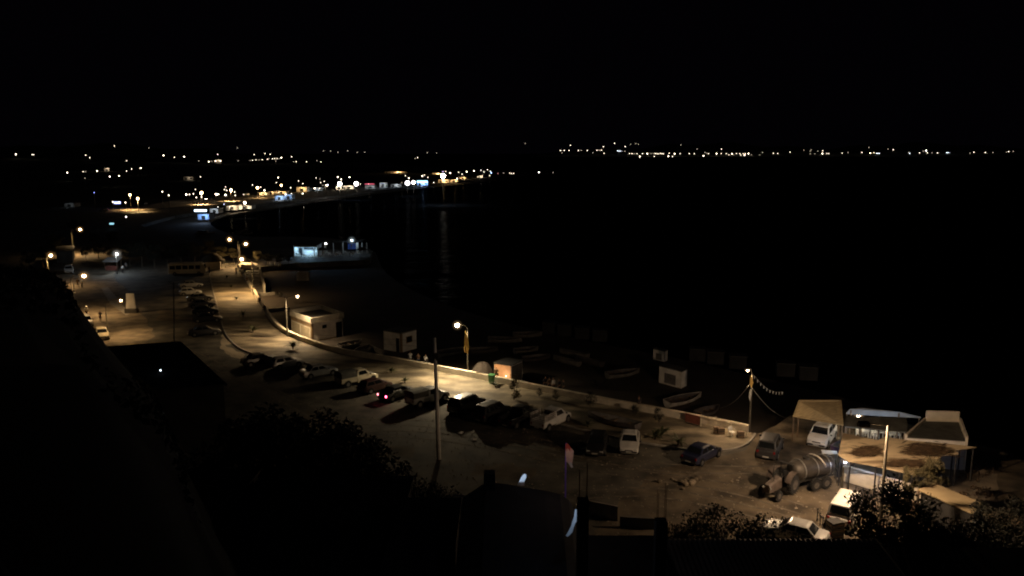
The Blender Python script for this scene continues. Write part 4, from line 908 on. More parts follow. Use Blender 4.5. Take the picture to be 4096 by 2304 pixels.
for (x0_, y0_, x1_, y1_, n_, lab) in [(3420, 1785, 3520, 1822, 240, 'dry brush laid on the left part of the tan canopy'), (3625, 1775, 3790, 1822, 480, 'dry brush laid on the right part of the tan canopy'), (3560, 1838, 3690, 1866, 260, 'dry brush laid near the front edge of the tan canopy')]:
    b = MB()
    for _ in range(n_):
        px_, py_ = rr.gauss((x0_+x1_)/2, (x1_-x0_)*.24), rr.gauss((y0_+y1_)/2, (y1_-y0_)*.24); p = G(px_, py_, 2.93+rr.uniform(0, .05)-.25*max(0, (py_-1790)/80)); a_ = rr.gauss(.1, .45); L_ = rr.uniform(.25, .8); d_ = Vector((math.cos(a_), math.sin(a_), rr.uniform(-.06, .06)))*L_; s_ = Vector((-d_.y, d_.x, 0)).normalized()*rr.uniform(.02, .07)
        b.add([p-d_, p-s_, p+d_, p+s_+Vector((0, 0, .02))], [(0, 1, 2, 3)], M['brush'])
    o = b.build('dry_brush'); tag(o, lab, 'brush', 'brush on the tan canopy', 'stuff')
# crates and fence by the white van
b = MB(); 
p = G(3336, 2148, .01); r = empty('crate_stack', p, R(15), 'dark stack of slatted crates in front of the white van', 'crates')
for k_ in range(3):
    b = MB(); b.box((0, 0, .2+k_*.41), (.95, .8, .36), M['darkmetal']); b.box((0, 0, .2+k_*.41), (.99, .84, .06), M['wood']); b.build('crate', r)
fence('wire_fence', G(3268, 2085, .01), G(3300, 2140, .01), 1.0, .7, 'darkmetal', 'short dark fence left of the crate stack', z=.01)
fence('wooden_fence', G(3365, 2120, .01), G(3440, 2070, .01), .9, 1.0, 'boatpale', 'pale rail fence right of the crate stack, below the white van', z=.01)
# end of the sea wall: banner panel and boards
a, d = G(2738, 1688, .145), G(2800, 1704, .145); q = [a, d, d+Vector((0, 0, .9)), a+Vector((0, 0, .9))]; b = MB(); b.panel(q, 0, 1, .05, 1, -.1, M['brickred'], .04); tag(b.build('cloth_banner'), 'dull red cloth hung on the sea wall near its right end', 'banner')
fence('railing', G(2802, 1704, .145), G(2985, 1744, .145), 1.15, 1.5, 'coping', 'pale railing in front of the last stretch of the sea wall', z=.145, rails=(.96, .8))
for i, (x, y, lab) in enumerate([(2868, 1731, 'dark crate under the promenade railing, left of the plastic armchair'), (2884, 1735, 'dark crate touching the left side of another under the railing'), (2962, 1750, 'dark crate under the railing right of the plastic armchair')]):
    b = MB(); b.box((0, 0, .3), (.62, .4, .58), M['wood']); b.box((0, -.205, .3), (.5, .02, .1), M['darkmetal']); o = b.build('crate', loc=G(x, y, .15), bevel=.02); tag(o, lab, 'crate', 'crates under the railing')
# ------------------------------------------------------------------ people
def skin_obj(name, verts, edges, mt, sub=1):
    me = bpy.data.meshes.new(name); me.from_pydata([v[0] for v in verts], edges, []); o = bpy.data.objects.new(name, me); col.objects.link(o)
    m = o.modifiers.new('skin', 'SKIN'); 
    for i, v in enumerate(verts):
        rr = v[1]; me.skin_vertices[0].data[i].radius = rr if hasattr(rr, '__len__') else (rr, rr)
    me.skin_vertices[0].data[0].use_root = True; m.use_smooth_shade = True
    s_ = o.modifiers.new('sub', 'SUBSURF'); s_.levels = s_.render_levels = sub
    dg = bpy.context.evaluated_depsgraph_get(); dg.update(); em = bpy.data.meshes.new_from_object(o.evaluated_get(dg))
    bpy.data.objects.remove(o); em.name = name; em.materials.clear(); em.materials.append(mt)
    return em
def figure_meshes(pose):
    # joints facing -Y; returns dict of meshes
    hip = .93
    if pose == 'sit': hip = .50
    V = Vector; P = V((0, 0, hip)); lean = {'sit': .10, 'walk': .04}.get(pose, 0)
    chest = P+V((0, -lean, .38)); neck = P+V((0, -lean*1.2, .56)); hc = neck+V((0, -.02, .15))
    L = {}
    for s_ in (-1, 1):
        h = P+V((s_*.10, 0, -.03))
        if pose == 'sit': kn = h+V((s_*.05, -.43, .02)); an = kn+V((0, -.04, -.42))
        elif pose == 'walk': kn = h+V((0, -.14*s_-.06, -.41)); an = kn+V((0, .16 if s_ < 0 else .05, -.40)); 
        else: kn = h+V((s_*.02, -.02, -.43)); an = kn+V((s_*.01, .03, -.40))
        to = an+V((s_*.03, -.15, -.05)); sh = chest+V((s_*.19, 0, .08))
        if pose == 'sit': el = sh+V((s_*.05, -.12, -.24)); wr = el+V((-s_*.06, -.22, -.02))
        elif pose == 'walk': el = sh+V((s_*.06, .10*s_, -.27)); wr = el+V((0, .02*s_-.10, -.22))
        else: el = sh+V((s_*.07, .03, -.28)); wr = el+V((-s_*.01, -.07, -.24))
        L[s_] = (h, kn, an, to, sh, el, wr)
    v = [(P, (.14, .10)), (P+V((0, -lean*.5, .2)), (.13, .09)), (chest, (.15, .10)), (neck, .055), (neck+V((0, -.01, .06)), .05), (hc, (.078, .09)), (hc+V((0, 0, .07)), (.065, .075)), (hc+V((0, -.095, -.01)), .014)]
    e = [(0, 1), (1, 2), (2, 3), (3, 4), (4, 5), (5, 6), (5, 7)]
    for s_ in (-1, 1):
        h, kn, an, to, sh, el, wr = L[s_]; b_ = len(v)
        v += [(h, .085), (kn, .055), (an, .04), (to, (.04, .025)), (sh, .055), (el, .04), (wr, .026)]
        e += [(0, b_), (b_, b_+1), (b_+1, b_+2), (b_+2, b_+3), (2, b_+4), (b_+4, b_+5), (b_+5, b_+6)]
        d = (wr-el).normalized(); sd = V((1, 0, 0)); pm = wr+d*.07; b2 = len(v); v.append((pm, (.036, .016))); e.append((b_+6, b2))
        for k_, (off, ln) in enumerate(((-.030, .062), (-.010, .075), (.010, .070), (.030, .052))):
            q = len(v); v += [(pm+sd*off+d*.03, .0095), (pm+sd*off+d*(.03+ln*.55), .009), (pm+sd*off+d*(.03+ln)+V((0, 0, -.012)), .008)]; e += [(b2, q), (q, q+1), (q+1, q+2)]
        q = len(v); v += [(wr+d*.03-sd*s_*.04, .010), (wr+d*.07-sd*s_*.055, .009)]; e += [(b2-1, q), (q, q+1)]
    out = {'body': (v, e)}
    tv = [(P+V((0, 0, .02)), (.155, .115)), (P+V((0, -lean*.5, .2)), (.15, .105)), (chest, (.17, .115)), (neck+V((0, 0, -.05)), .075)]; te = [(0, 1), (1, 2), (2, 3)]
    for s_ in (-1, 1):
        h, kn, an, to, sh, el, wr = L[s_]; q = len(tv); tv += [(sh, .07), (el, .053), (el.lerp(wr, .7), .042)]; te += [(2, q), (q, q+1), (q+1, q+2)]
    out['shirt'] = (tv, te)
    tv = [(P+V((0, 0, .06)), (.15, .11)), (P, (.155, .115))]; te = [(0, 1)]
    for s_ in (-1, 1):
        h, kn, an, to, sh, el, wr = L[s_]; q = len(tv); tv += [(h, .10), (kn, .07), (an+V((0, 0, .03)), .056)]; te += [(1, q), (q, q+1), (q+1, q+2)]
    out['trousers'] = (tv, te)
    out['hair'] = ([(hc+V((0, .015, .05)), (.085, .09)), (hc+V((0, .045, -.01)), (.075, .06))], [(0, 1)])
    out['eyes'] = hc
    out['feet'] = [L[s_][2] for s_ in (-1, 1)]
    return out
FIG = {}
def person(px, py, z, pose, face, shirt, trousers, label, group=None, hat=False, s=1.0, loc=None):
    if pose not in FIG:
        fm = figure_meshes(pose); FIG[pose] = (fm, skin_obj('body', *fm['body'], M['skin']), skin_obj('hair', *fm['hair'], M['hair']))
    fm, bm_, hm = FIG[pose]
    p = loc if loc is not None else G(px, py, z); r = empty('person', p, face, label, 'person', group, s)
    for nm, me in (('body', bm_), ('hair', hm)):
        o = bpy.data.objects.new(nm, me); col.objects.link(o); o.parent = r
    for nm, mt in (('shirt', shirt), ('trousers', trousers)):
        key = (pose, nm, mt)
        if key not in FIG: FIG[key] = skin_obj(nm, *fm[nm], M['cloth_'+mt])
        o = bpy.data.objects.new(nm, FIG[key]); col.objects.link(o); o.parent = r
    hc = fm['eyes']; b = MB()
    for sx in (-1, 1): b.ball(hc+Vector((sx*.03, -.085, .015)), .011, M['black'], 6, 4)
    b.box(hc+Vector((0, -.088, -.045)), (.045, .012, .008), M['redflag']); b.build('face', r)
    b = MB()
    for a_ in fm['feet']: b.box(a_+Vector((0, -.06, -.045)), (.09, .26, .07), M['trim'])
    b.build('shoes', r, bevel=.02)
    if hat: b = MB(); b.ball(hc+Vector((0, 0, .06)), .115, M['cloth_'+hat], 12, 6, (1, 1, .7)); b.cyl(hc+Vector((0, 0, .06)), .15, .02, M['cloth_'+hat]); b.build('hat', r)
    return r
PW = 'people sitting on the sea wall'
zw = .80-.50+.10   # seat height on coping: hips at .50 above feet level
def on_wall(px, py, *a, **k):
    p = G(px, py, .14); return person(px, py, .14, *a, loc=Vector((p.x, p.y, .36)), **k)
on_wall(1642, 1452, 'sit', R(200), 'white', 'white', 'person all in white sitting on the sea wall, left of three', PW)
on_wall(1674, 1460, 'sit', R(195), 'brown', 'jeans', 'person in dark brown sitting on the sea wall, middle of three', PW)
on_wall(1700, 1466, 'sit', R(150), 'white', 'dark', 'person in a white shirt sitting on the sea wall, right of three', PW)
on_wall(1984, 1520, 'sit', R(170), 'brown', 'dark', 'person in brown sitting on the lit wall beside the green bin', PW)
on_wall(968, 1090, 'sit', R(240), 'dark', 'jeans', 'person in dark clothes sitting on the wall near the stairs, upper of the row', PW)
on_wall(975, 1105, 'sit', R(250), 'grey', 'dark', 'person in grey sitting on the wall near the stairs, second of the row', PW)
on_wall(990, 1135, 'sit', R(240), 'brown', 'dark', 'person in brown sitting on the wall near the stairs, third of the row', PW)
on_wall(1042, 1220, 'sit', R(240), 'dark', 'dark', 'lone person in dark clothes sitting on the wall above the curve', PW)
on_wall(1060, 1255, 'sit', R(235), 'brown', 'jeans', 'person in brown sitting on the wall at the start of the curve', PW)
on_wall(2556, 1640, 'sit', R(180), 'dark', 'dark', 'person sitting in the dark on the far part of the wall beyond the wooden boat', PW)
person(945, 1098, .145, 'walk', R(150), 'dark', 'dark', 'person in dark clothes standing on the promenade by the top lamp')
person(955, 1084, .145, 'stand', R(200), 'white', 'jeans', 'person in a white top standing at the foot of the top promenade lamp')
person(1012, 1082, .145, 'stand', R(180), 'white', 'white', 'person in white standing at the top of the beach stairs')
person(838, 1095, .01, 'stand', R(90), 'dark', 'dark', 'person standing at the front of the minibus')
person(403, 1286, .01, 'walk', R(200), 'dark', 'brown', 'person in dark clothes walking across the dirt street near the cream car')
person(312, 1148, .01, 'stand', R(180), 'brown', 'dark', 'person in brown standing in the street behind the hillside lamp, left of two')
person(329, 1150, .01, 'stand', R(160), 'white', 'grey', 'person in a pale top standing in the street behind the hillside lamp, right of two')
person(492, 1092, .01, 'stand', R(230), 'white', 'dark', 'person in white standing right of the stall')
person(505, 1078, .01, 'stand', R(180), 'grey', 'dark', 'person in grey standing behind the one in white at the stall')
person(348, 1268, .01, 'walk', R(180), 'white', 'dark', 'person with a pale cap behind the white car at the hillside foot', hat='white')
for i, (x, y, c, lab) in enumerate([(2182, 1562, 'dark', 'dark figure behind the sea wall, left of the five right of the kiosk'), (2198, 1566, 'brown', 'figure in brown behind the sea wall beside the one in white, to its left'), (2214, 1570, 'white', 'person in a white shirt standing behind the sea wall, middle of five'), (2237, 1573, 'dark', 'dark figure behind the sea wall just right of the one in white'), (2254, 1576, 'dark', 'dark figure behind the sea wall, right of the five right of the kiosk')]):
    person(x, y, -1.2, 'stand', R(180+i*20), c, 'dark', lab, 'people standing behind the sea wall')
person(3402, 1898, .01, 'stand', R(120), 'navy', 'dark', 'person in dark blue under the near corner of the tan canopy')
# ------------------------------------------------------------------ vegetation
def leafcloud(b, rr, c, rad, n, mt, sz, flat=.75):
    for _ in range(n):
        while True:
            d = Vector((rr.uniform(-1, 1), rr.uniform(-1, 1), rr.uniform(-1, 1)))
            if .25 < d.length < 1: break
        p = c+Vector((d.x*rad, d.y*rad, d.z*rad*flat)); s_ = sz*rr.uniform(.6, 1.4)
        u = Vector((rr.gauss(0, 1), rr.gauss(0, 1), rr.gauss(0, .6))).normalized(); w_ = u.cross(Vector((rr.gauss(0, 1), rr.gauss(0, 1), rr.gauss(0, 1)))).normalized()
        b.add([p-u*s_, p-w_*s_*.5, p+u*s_, p+w_*s_*.5], [(0, 1, 2, 3)], mt)
def tree_mesh(seed, h, rad, mt, n=26, leaves=150, sz=.105, trunk=.35):
    rr = random.Random(seed); t = MB(); top = Vector((rr.uniform(-.3, .3), rr.uniform(-.3, .3), h*trunk+rad*.5))
    t.tube([(0, 0, -.6), Vector((rr.uniform(-.1, .1), 0, h*trunk*.5)), top], [.20*h/6, .15*h/6, .09*h/6], M['bark'], 8)
    c = MB(); cz = h*trunk+(h-h*trunk)*.5
    for i in range(n):
        a = rr.uniform(0, 2*math.pi); q = rr.uniform(.1, 1)**.6; zz = rr.uniform(-1, 1); w_ = math.sqrt(max(.05, 1-zz*zz*.8))*rad*q
        p = Vector((w_*math.cos(a), w_*math.sin(a), cz+zz*(h-h*trunk)*.42)); mid = top.lerp(p, .5)+Vector((0, 0, -.15))
        if i % 2 == 0: t.tube([top*.7+Vector((0, 0, h*trunk*.2)), mid, p], [.06*h/6, .035*h/6, .012], M['bark'], 5)
        leafcloud(c, rr, p, rad*rr.uniform(.22, .40), leaves, mt, sz)
    return t, c
TP = {}
def tree(kind, p, h, label, rz=0, group='trees', name='tree', wide=1.0):
    spec = {'oak': (3, 6, 2.4, 'leafdark'), 'lit': (5, 6, 2.2, 'leafdry'), 'bushy': (8, 6, 2.6, 'leaf'), 'shrub': (11, 6, 3.0, 'leafdark')}[kind]  # paler leaves of the 'lit' kind stand in for lamplight on the crown
    if kind not in TP:
        t, c = tree_mesh(spec[0], 6, spec[2], M[spec[3]], n=34 if kind != 'shrub' else 30, trunk=.35 if kind != 'shrub' else .08)
        TP[kind] = (t.build('trunk').data, c.build('crown').data)
        for o in [o for o in bpy.data.objects if o.data in TP[kind]]: bpy.data.objects.remove(o)
    r = empty(name, p, rz, label, 'tree' if name == 'tree' else 'shrub', group); r.scale = (h/6*wide, h/6*wide, h/6)
    for nm, me in zip(('trunk', 'crown'), TP[kind]): o = bpy.data.objects.new(nm, me); col.objects.link(o); o.parent = r
    return r
def tree_px(kind, px, ytop, Y, label, zbase=None, **k):
    t = AD(px, ytop, Y); zb = hz(t.x, t.y) if zbase is None else zbase; zb = max(zb, 0) if zbase is None else zb
    return tree(kind, Vector((t.x, t.y, zb)), t.z-zb, label, rz=px*.37, **k)
FG = 'dark trees on the slope below the viewpoint'
for kind, px, yt, Y, wd, lab in [
 ('oak', 985, 1636, 46, 1.0, 'dark tree rising beside the right end of the black flat roof'), ('oak', 1130, 1668, 47, 1.0, 'dark tree second from the black flat roof'), ('oak', 1240, 1652, 48, .9, 'dark tree with a bump in its crown left of the utility pole'),
 ('oak', 1360, 1735, 46, .9, 'lower dark tree left of the utility pole'), ('oak', 1470, 1800, 45, .8, 'dark tree just left of the foot of the utility pole'), ('oak', 1570, 1850, 44, .75, 'small dark tree directly below the foot of the utility pole'),
 ('shrub', 1690, 1950, 42, .7, 'dark shrub at the left of the black humped roof'), ('shrub', 1800, 1965, 41, .6, 'dark shrub touching the black humped roof'),
 ('bushy', 2870, 2045, 39, .8, 'dense dark shrub at the bottom, highest between the column and the pale saloon'), ('bushy', 2780, 2080, 38, .7, 'dense dark shrub at the bottom right of the second concrete column'), ('bushy', 2980, 2085, 39, .7, 'dark shrub sloping down toward the hidden pale saloon'), ('bushy', 3075, 2080, 38.5, .7, 'dark shrub covering the front of the hidden pale saloon'), ('bushy', 3190, 2128, 39.5, .5, 'low dark shrub below the hidden pale saloon'),
 ('bushy', 3545, 1915, 41, .55, 'big bushy tree in front of the white van, left part of the mass'), ('bushy', 3640, 1960, 40, .7, 'big bushy tree in front of the tall lamp post, with a greenish lit top'), ('oak', 3680, 2040, 39, .8, 'dark tree right of the big bushy tree, below the tan shed'), ('oak', 3800, 2085, 38, .9, 'dark tree below the right end of the tan shed'), ('oak', 3950, 2060, 42, .9, 'dark tree at the right edge below the dark slope'), ('oak', 4060, 2000, 46, 1.0, 'dark tree in the bottom right corner')]:
    tree_px(kind, px, yt, Y, lab, group=FG, wide=wd)
tree_px('lit', 3730, 1838, 54, 'small brownish tree against the tan canopy', 0, wide=.7); tree_px('lit', 3640, 1865, 53, 'thin bare-looking tree left of the small brownish tree', 0, wide=.4)
# left hillside growth
for i, (px, y, Y, lab) in enumerate([(30, 1048, 66, 'dark bush on the hillside crest at the left edge of the picture'), (105, 1068, 66, 'dark bush on the hillside crest left of the cream pennant'), (180, 1105, 64, 'dark bush on the hillside crest just below the cream pennant'), (222, 1225, 62, 'dark bush on the hillside in front of the half hidden car'), (258, 1320, 61, 'dark bush on the hillside left of the white car pair'), (300, 1395, 60, 'dark bush on the hillside below the white car pair'), (400, 1440, 60, 'dark bush on the hillside against the black flat roof')]):
    t = AD(px, y, Y); zb = hz(t.x, t.y); t.z -= .5; h_ = max(1.5, t.z-zb+.2); tree('shrub', Vector((t.x, t.y, t.z-h_)), h_, lab, px*.1, 'bushes on the dark hillside', 'shrub', wide=.7)
# mid-distance trees between the street and the bay
T2 = 'trees between the car park and the bay'
rr = random.Random(5)
for i, (px, yt, yb, kd, lab) in enumerate([
 (345, 985, 1040, 'oak', 'dark tree right of the narrow street, first from the left'), (395, 975, 1035, 'oak', 'dark tree left above the stall'), (440, 985, 1040, 'oak', 'dark tree directly above the stall lamp'), (520, 975, 1060, 'oak', 'dark tree right of the stall lamp'), (570, 965, 1065, 'oak', 'dark tree right of the stall, between stall and minibus'), (620, 975, 1068, 'oak', 'dark tree left behind the minibus'), (672, 985, 1062, 'oak', 'dark tree behind the rear of the minibus'), (725, 970, 1060, 'oak', 'dark tree behind the middle of the minibus'), (780, 965, 1058, 'oak', 'dark tree left of the thatched kiosk'),
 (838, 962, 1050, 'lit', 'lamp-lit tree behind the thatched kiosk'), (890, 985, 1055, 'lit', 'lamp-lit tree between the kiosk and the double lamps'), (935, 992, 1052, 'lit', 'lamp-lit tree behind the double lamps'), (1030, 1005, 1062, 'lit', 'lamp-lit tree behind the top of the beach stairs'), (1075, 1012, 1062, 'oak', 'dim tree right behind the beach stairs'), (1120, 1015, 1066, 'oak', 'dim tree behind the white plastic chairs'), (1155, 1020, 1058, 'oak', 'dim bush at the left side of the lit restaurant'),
 (175, 985, 1060, 'oak', 'dark tree left of the narrow street, above the edge lamp'), (120, 1000, 1080, 'oak', 'dark tree at the far left behind the hillside'), (225, 935, 1010, 'oak', 'dark tree left of the top of the narrow street'), (375, 930, 985, 'oak', 'dark tree right of the top of the narrow street'), (450, 925, 985, 'oak', 'dark tree behind the stall, farther back'), (300, 880, 935, 'oak', 'dark tree behind the topmost street lamp')]):
    p = G(px, yb); h_ = (AD(px, yt, p.y).z); tree(kd, p, h_, lab, i*1.3, T2)
# dark bush by the stairs and low hedges on the beach terrace
for px, yb, h_, lab in [(1058, 1150, 1.8, 'dark bush at the foot of the beach stairs'), (1090, 1178, 1.0, 'low dark bush on the beach beyond the stairs'), (1120, 1190, 1.2, 'low dark bush on the beach right of the stairs'), (1560, 1432, .9, 'low bush at the foot of the square hut'), (2380, 1552, 1.0, 'low pale bush on the beach behind the wall'), (2425, 1556, 1.3, 'rounded pale bush on the beach right of the low one')]:
    tree('shrub', G(px, yb, -1.2), h_, lab, px*.2, 'bushes on the beach', 'shrub')
for px, yb, h_, lab in [(2225, 1603, 1.2, 'tangled bush growing against the sea wall behind the stake-sided pickup'), (2160, 1588, 1.0, 'small bush against the sea wall right of the kiosk'), (2360, 1625, 1.6, 'dark bush against the sea wall left of the wooden boat'), (2540, 1662, 1.1, 'dark bush on the wall beyond the wooden boat'), (2635, 1690, 1.5, 'dense bush against the wall left of the red cloth')]:
    tree('shrub', G(px, yb, .14), h_, lab, px*.2, 'bushes along the sea wall', 'shrub', wide=.8)
# spiky young palms on the promenade
def palm_mesh(seed, n=16, L=.75):
    rr = random.Random(seed); b = MB()
    for i in range(n):
        a = 2*math.pi*i/n+rr.uniform(-.2, .2); el = rr.uniform(.5, 1.35); pts = []; p = Vector((0, 0, .15)); s_ = L*rr.uniform(.8, 1.2)/5
        for k_ in range(6):
            e_ = el-k_*.28; pts.append(p.copy()); p += Vector((math.cos(a)*math.cos(e_), math.sin(a)*math.cos(e_), math.sin(e_)))*s_
        side = Vector((-math.sin(a), math.cos(a), 0))
        ws = (.03, .08, .10, .09, .05, .01)
        b.loft([[q-side*w_, q+Vector((0, 0, .02)), q+side*w_, q-Vector((0, 0, .005))] for q, w_ in zip(pts, ws)], M['palm'])
    return b.build('fronds').data
PMS = [palm_mesh(s_) for s_ in (1, 2, 3)]
for o in [o for o in bpy.data.objects if o.data in PMS]: bpy.data.objects.remove(o)
for i, (px, py, s_, lab) in enumerate([
 (908, 1112, 1.0, 'young palm on the promenade nearest its head'), (925, 1150, .9, 'young palm second from the head of the promenade'), (945, 1200, 1.0, 'young palm on the brightly lit stretch of the promenade'), (973, 1268, 1.5, 'bushy young palm on the promenade beside the boxy dark car row'), (1012, 1328, 1.4, 'young palm on the promenade where it starts to curve'), (1172, 1398, 1.7, 'large young palm on the promenade above the silver hatchback'), (1565, 1492, 1.1, 'thin young palm on the promenade above the red hatchback'), (1620, 1532, 1.0, 'small palm at the kerb above the car with the lit tail lamp'), (1978, 1545, .8, 'small spiky plant at the foot of the green bin'), (2350, 1708, 1.0, 'small spiky plant at the kerb left of the wooden boat'), (2620, 1758, 1.2, 'spiky plant at the kerb right of the white saloon'), (2645, 1752, 1.6, 'taller spiky plant at the kerb between the white and the navy saloon'), (2712, 1780, 1.3, 'spiky plant at the kerb right behind the navy saloon')]):
    r = empty('young_palm', G(px, py, .145), i*.8, lab, 'plant', 'young palms along the promenade', s_)
    o = bpy.data.objects.new('fronds', PMS[i % 3]); col.objects.link(o); o.parent = r
    b = MB(); b.tube([(0, 0, 0), (0, 0, .22)], [.06, .04], M['bark'], 7); b.build('stem', r)
# leafy sapling by the kiosk
p = G(2056, 1600, .14); r = empty('sapling', p, 0, 'tall leafy sapling on the promenade in front of the kiosk side wall', 'tree')
b = MB(); b.tube([(0, 0, 0), (.05, 0, 1.2), (-.02, 0, 2.6)], [.05, .04, .015], M['bark'], 6)
for z, dx in ((1.5, .9), (1.9, 1.2), (2.2, -.4)): b.tube([(0, 0, z), (dx*.5, 0, z+.4), (dx, 0, z+.6)], [.03, .02, .01], M['bark'], 5)
b.build('trunk', r); b = MB(); rr = random.Random(3)
for i in range(16): leafcloud(b, rr, Vector((rr.gauss(0, .22), rr.gauss(0, .2), .35+i*.15)), .30, 40, M['leafdry'], .09, 1)
leafcloud(b, rr, Vector((.45, 0, .5)), .35, 60, M['leafdry'], .09); b.build('crown', r)
# ------------------------------------------------------------------ utility pole, red flag
p = G(1756, 1836); t = AD(1738, 1352, p.y); r = empty('utility_pole', p, 0, 'tall concrete utility pole standing in the dark car park', 'utility pole'); q = t-p
b = MB(); b.tube([(0, 0, 0), q*.5, q], [.20, .17, .12], M['whitewash'], 12); b.build('pole', r, smooth=True)  # pale material stands in for light falling on the near side
zc = AD(1744, 1436, p.y)-p
b = MB(); b.box(zc, (1.0, .25, .22), M['darkmetal']); b.box(zc+Vector((0, 0, .3)), (.4, .4, .5), M['darkmetal']); b.build('cross_arm', r)
for i, (tx, tz) in enumerate(((-60, 12),)):
    for k_ in range(2):
        b = MB(); a_ = p+q+Vector((0, 0, -.3-.5*k_)); e_ = Vector((tx, p.y+25 if tx < 0 else p.y-8, tz)); b.tube([a_.lerp(e_, s_/10)+Vector((0, 0, -1.6*math.sin(math.pi*s_/10))) for s_ in range(11)], .008, M['trim'], 4); o = b.build('power_line'); tag(o, 'thin dark cable leaving the utility pole toward the %s' % ('town' if tx < 0 else 'slope at the right'), 'cable', 'cables from the utility pole %s' % ('leftward' if tx < 0 else 'rightward'))
Y = 35.0; t = AD(2264, 1772, Y); bz = 9.0; r = empty('flagpole', Vector((t.x, t.y, bz)), 0, 'thin purple-lit flagpole rising above the black humped roof', 'flagpole')
b = MB(); b.tube([(0, 0, 0), (0, 0, t.z-bz)], .035, mat('violet-lit pole colour', (.30, .16, .75), .6), 8); b.build('pole', r)  # purple light is put into the pole's own colour
light('pole_fill_light', (.2, -.8, 1.1), (.5, .3, 1), .22, r, r=.05)  # unseen violet light added to tint the flagpole
cloth('hanging_flag', [(2262, 1776), (2270, 1772), (2282, 1788), (2295, 1805), (2293, 1825), (2284, 1845), (2292, 1868), (2286, 1872), (2272, 1852), (2263, 1845)], Y-.06, 'whiteflag', 'drooping flag with an orange-pink top on the purple-lit flagpole', rip=.04, second=('redflag', .27, 'whiteflag', .8))
o = bpy.data.objects['hanging_flag']; o.data.materials[0] = M['orangeflag']
light('flag_fill_light', AD(2280, 1815, Y-1.8), (1, .74, .66), 16, r=.1); bpy.data.objects['flag_fill_light'].parent = r; bpy.data.objects['flag_fill_light'].location -= r.location  # unseen light added to brighten the hanging flag
# ------------------------------------------------------------------ near dark houses on the slope
def house(name, x0, x1, y0, y1, zb, zt, label, mt='darkwall', par=.35, extras=None):
    r = empty(name, ((x0+x1)/2, (y0+y1)/2, zb), 0, label, 'house'); X, Y_ = (x1-x0), (y1-y0); h = zt-zb
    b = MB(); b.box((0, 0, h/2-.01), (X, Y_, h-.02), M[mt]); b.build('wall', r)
    b = MB(); b.box((0, 0, h+.06), (X+.3, Y_+.3, .14), M['blackroof']); b.build('roof', r)
    for i in range(3):
        fr = MB(); fr.box((-X/2+X*(i+.5)/3, Y_/2+.02, h*.55), (1.1, .06, 1.2), M['wood']); f_ = fr.build('window', r)
        pn = MB(); pn.box((-X/2+X*(i+.5)/3, Y_/2+.06, h*.55), (.95, .03, 1.05), M['glass']); pn.build('pane', f_)
    return r
C = [Vector((-40.5, 71.5, 0)), Vector((-32.2, 74.5, 0)), Vector((-22.6, 60.2, 0)), Vector((-38, 54, 0))]
r = empty('flat_roofed_house', (0, 0, 0), 0, 'big dark house with a black flat roof at the foot of the hillside', 'house')
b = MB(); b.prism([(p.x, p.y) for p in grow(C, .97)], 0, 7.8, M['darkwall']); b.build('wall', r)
b = MB(); b.prism([(p.x, p.y) for p in C], 7.8, 8.0, M['blackroof']); b.build('roof', r)
q = facep(grow(C, .97), 2, 1, 0, 7.8)
for u in (.15, .5, .8): f_ = pan('window', q, u, u+.09, .55, .75, .03, M['wood'], r); pan('pane', q, u+.01, u+.08, .56, .74, .05, M['glass'], f_)
p = AD(607, 1467, 62); b = MB(); b.box((0, 0, .05), (.3, .3, .1), M['darkmetal']); b.ball((0, 0, .16), .055, emis('roof pilot lamp', (.75, .85, 1), 7)); tag(b.build('roof_light', loc=Vector((p.x, 62+1.5, 8.0))), 'tiny bluish light on the black flat roof', 'light')
tree_px('shrub', 510, 1545, 50, 'bush with faintly lit leaves left of the black flat roof house', group='bushes on the dark hillside', name='shrub', wide=.5)
light('shrub_lamp', AD(520, 1560, 48.5), (.8, .9, 1), .8, r=.05); bpy.data.objects['shrub_lamp'].parent = r
house('slope_house', -27, -14, 24, 41, 2, 8.7, 'unlit flat-roofed house on the slope at the bottom left')
house('slope_house', -13.6, -5.5, 25, 40.5, 2, 8.5, 'unlit flat-roofed house below the row of dark trees')
house('slope_house', -5.2, -2.6, 27, 36, 4, 9.3, 'narrow unlit annex left of the black humped roof')
house('slope_house', -46, -27.5, 22, 50, 4, 9.0, 'unlit house in the bottom left corner')
# humped black roof
r = empty('humped_roof_house', (0, 0, 0), 0, 'black humped roof at the bottom centre between the columns', 'house')
x0, x1 = AD(1835, 1975, 34).x, AD(2292, 2010, 34).x
prof = [(1850, 1990), (1890, 1965), (1945, 1928), (2010, 1934), (2090, 1948), (2180, 1962), (2240, 1976), (2275, 2000), (2296, 2035), (2290, 2085), (2268, 2140)]
P1 = [AD(a_, c_, 34) for a_, c_ in prof]; P1 = P1+[Vector((P1[-1].x, 34, 6)), Vector((P1[0].x, 34, 6))]
b = MB(); b.loft([P1, [Vector((p.x*.98, 30, p.z-.3 if p.z > 6.5 else p.z)) for p in P1], [Vector((p.x*.95, 25.5, p.z-.8 if p.z > 6.5 else p.z)) for p in P1]], M['blackroof']); b.build('roof', r)
b = MB(); c = AD(1958, 1888, 33.5); b.box((c.x, 33.5, c.z-.8), (.50, .5, 1.6), M['darkwall']); b.build('chimney', r)
o = cloth('lit_sail_cloth', [(2070, 1938), (2076, 1925), (2088, 1905), (2098, 1897), (2105, 1899), (2105, 1910), (2098, 1928), (2097, 1944)], 34.6, 'whiteflag', 'bluish white fin-shaped cloth standing up behind the black humped roof', 'cloth')
lo = light('cloth_lamp', AD(2078, 1935, 33.7), (.55, .72, 1), 30, r, r=.03, kind='SPOT'); lo.data.spot_size = R(70); lo.data.spot_blend = .3; lo.rotation_euler = Vector((.15, 1, .25)).to_track_quat('-Z', 'Y').to_euler()  # unseen spot added so the fin-shaped cloth shows bright
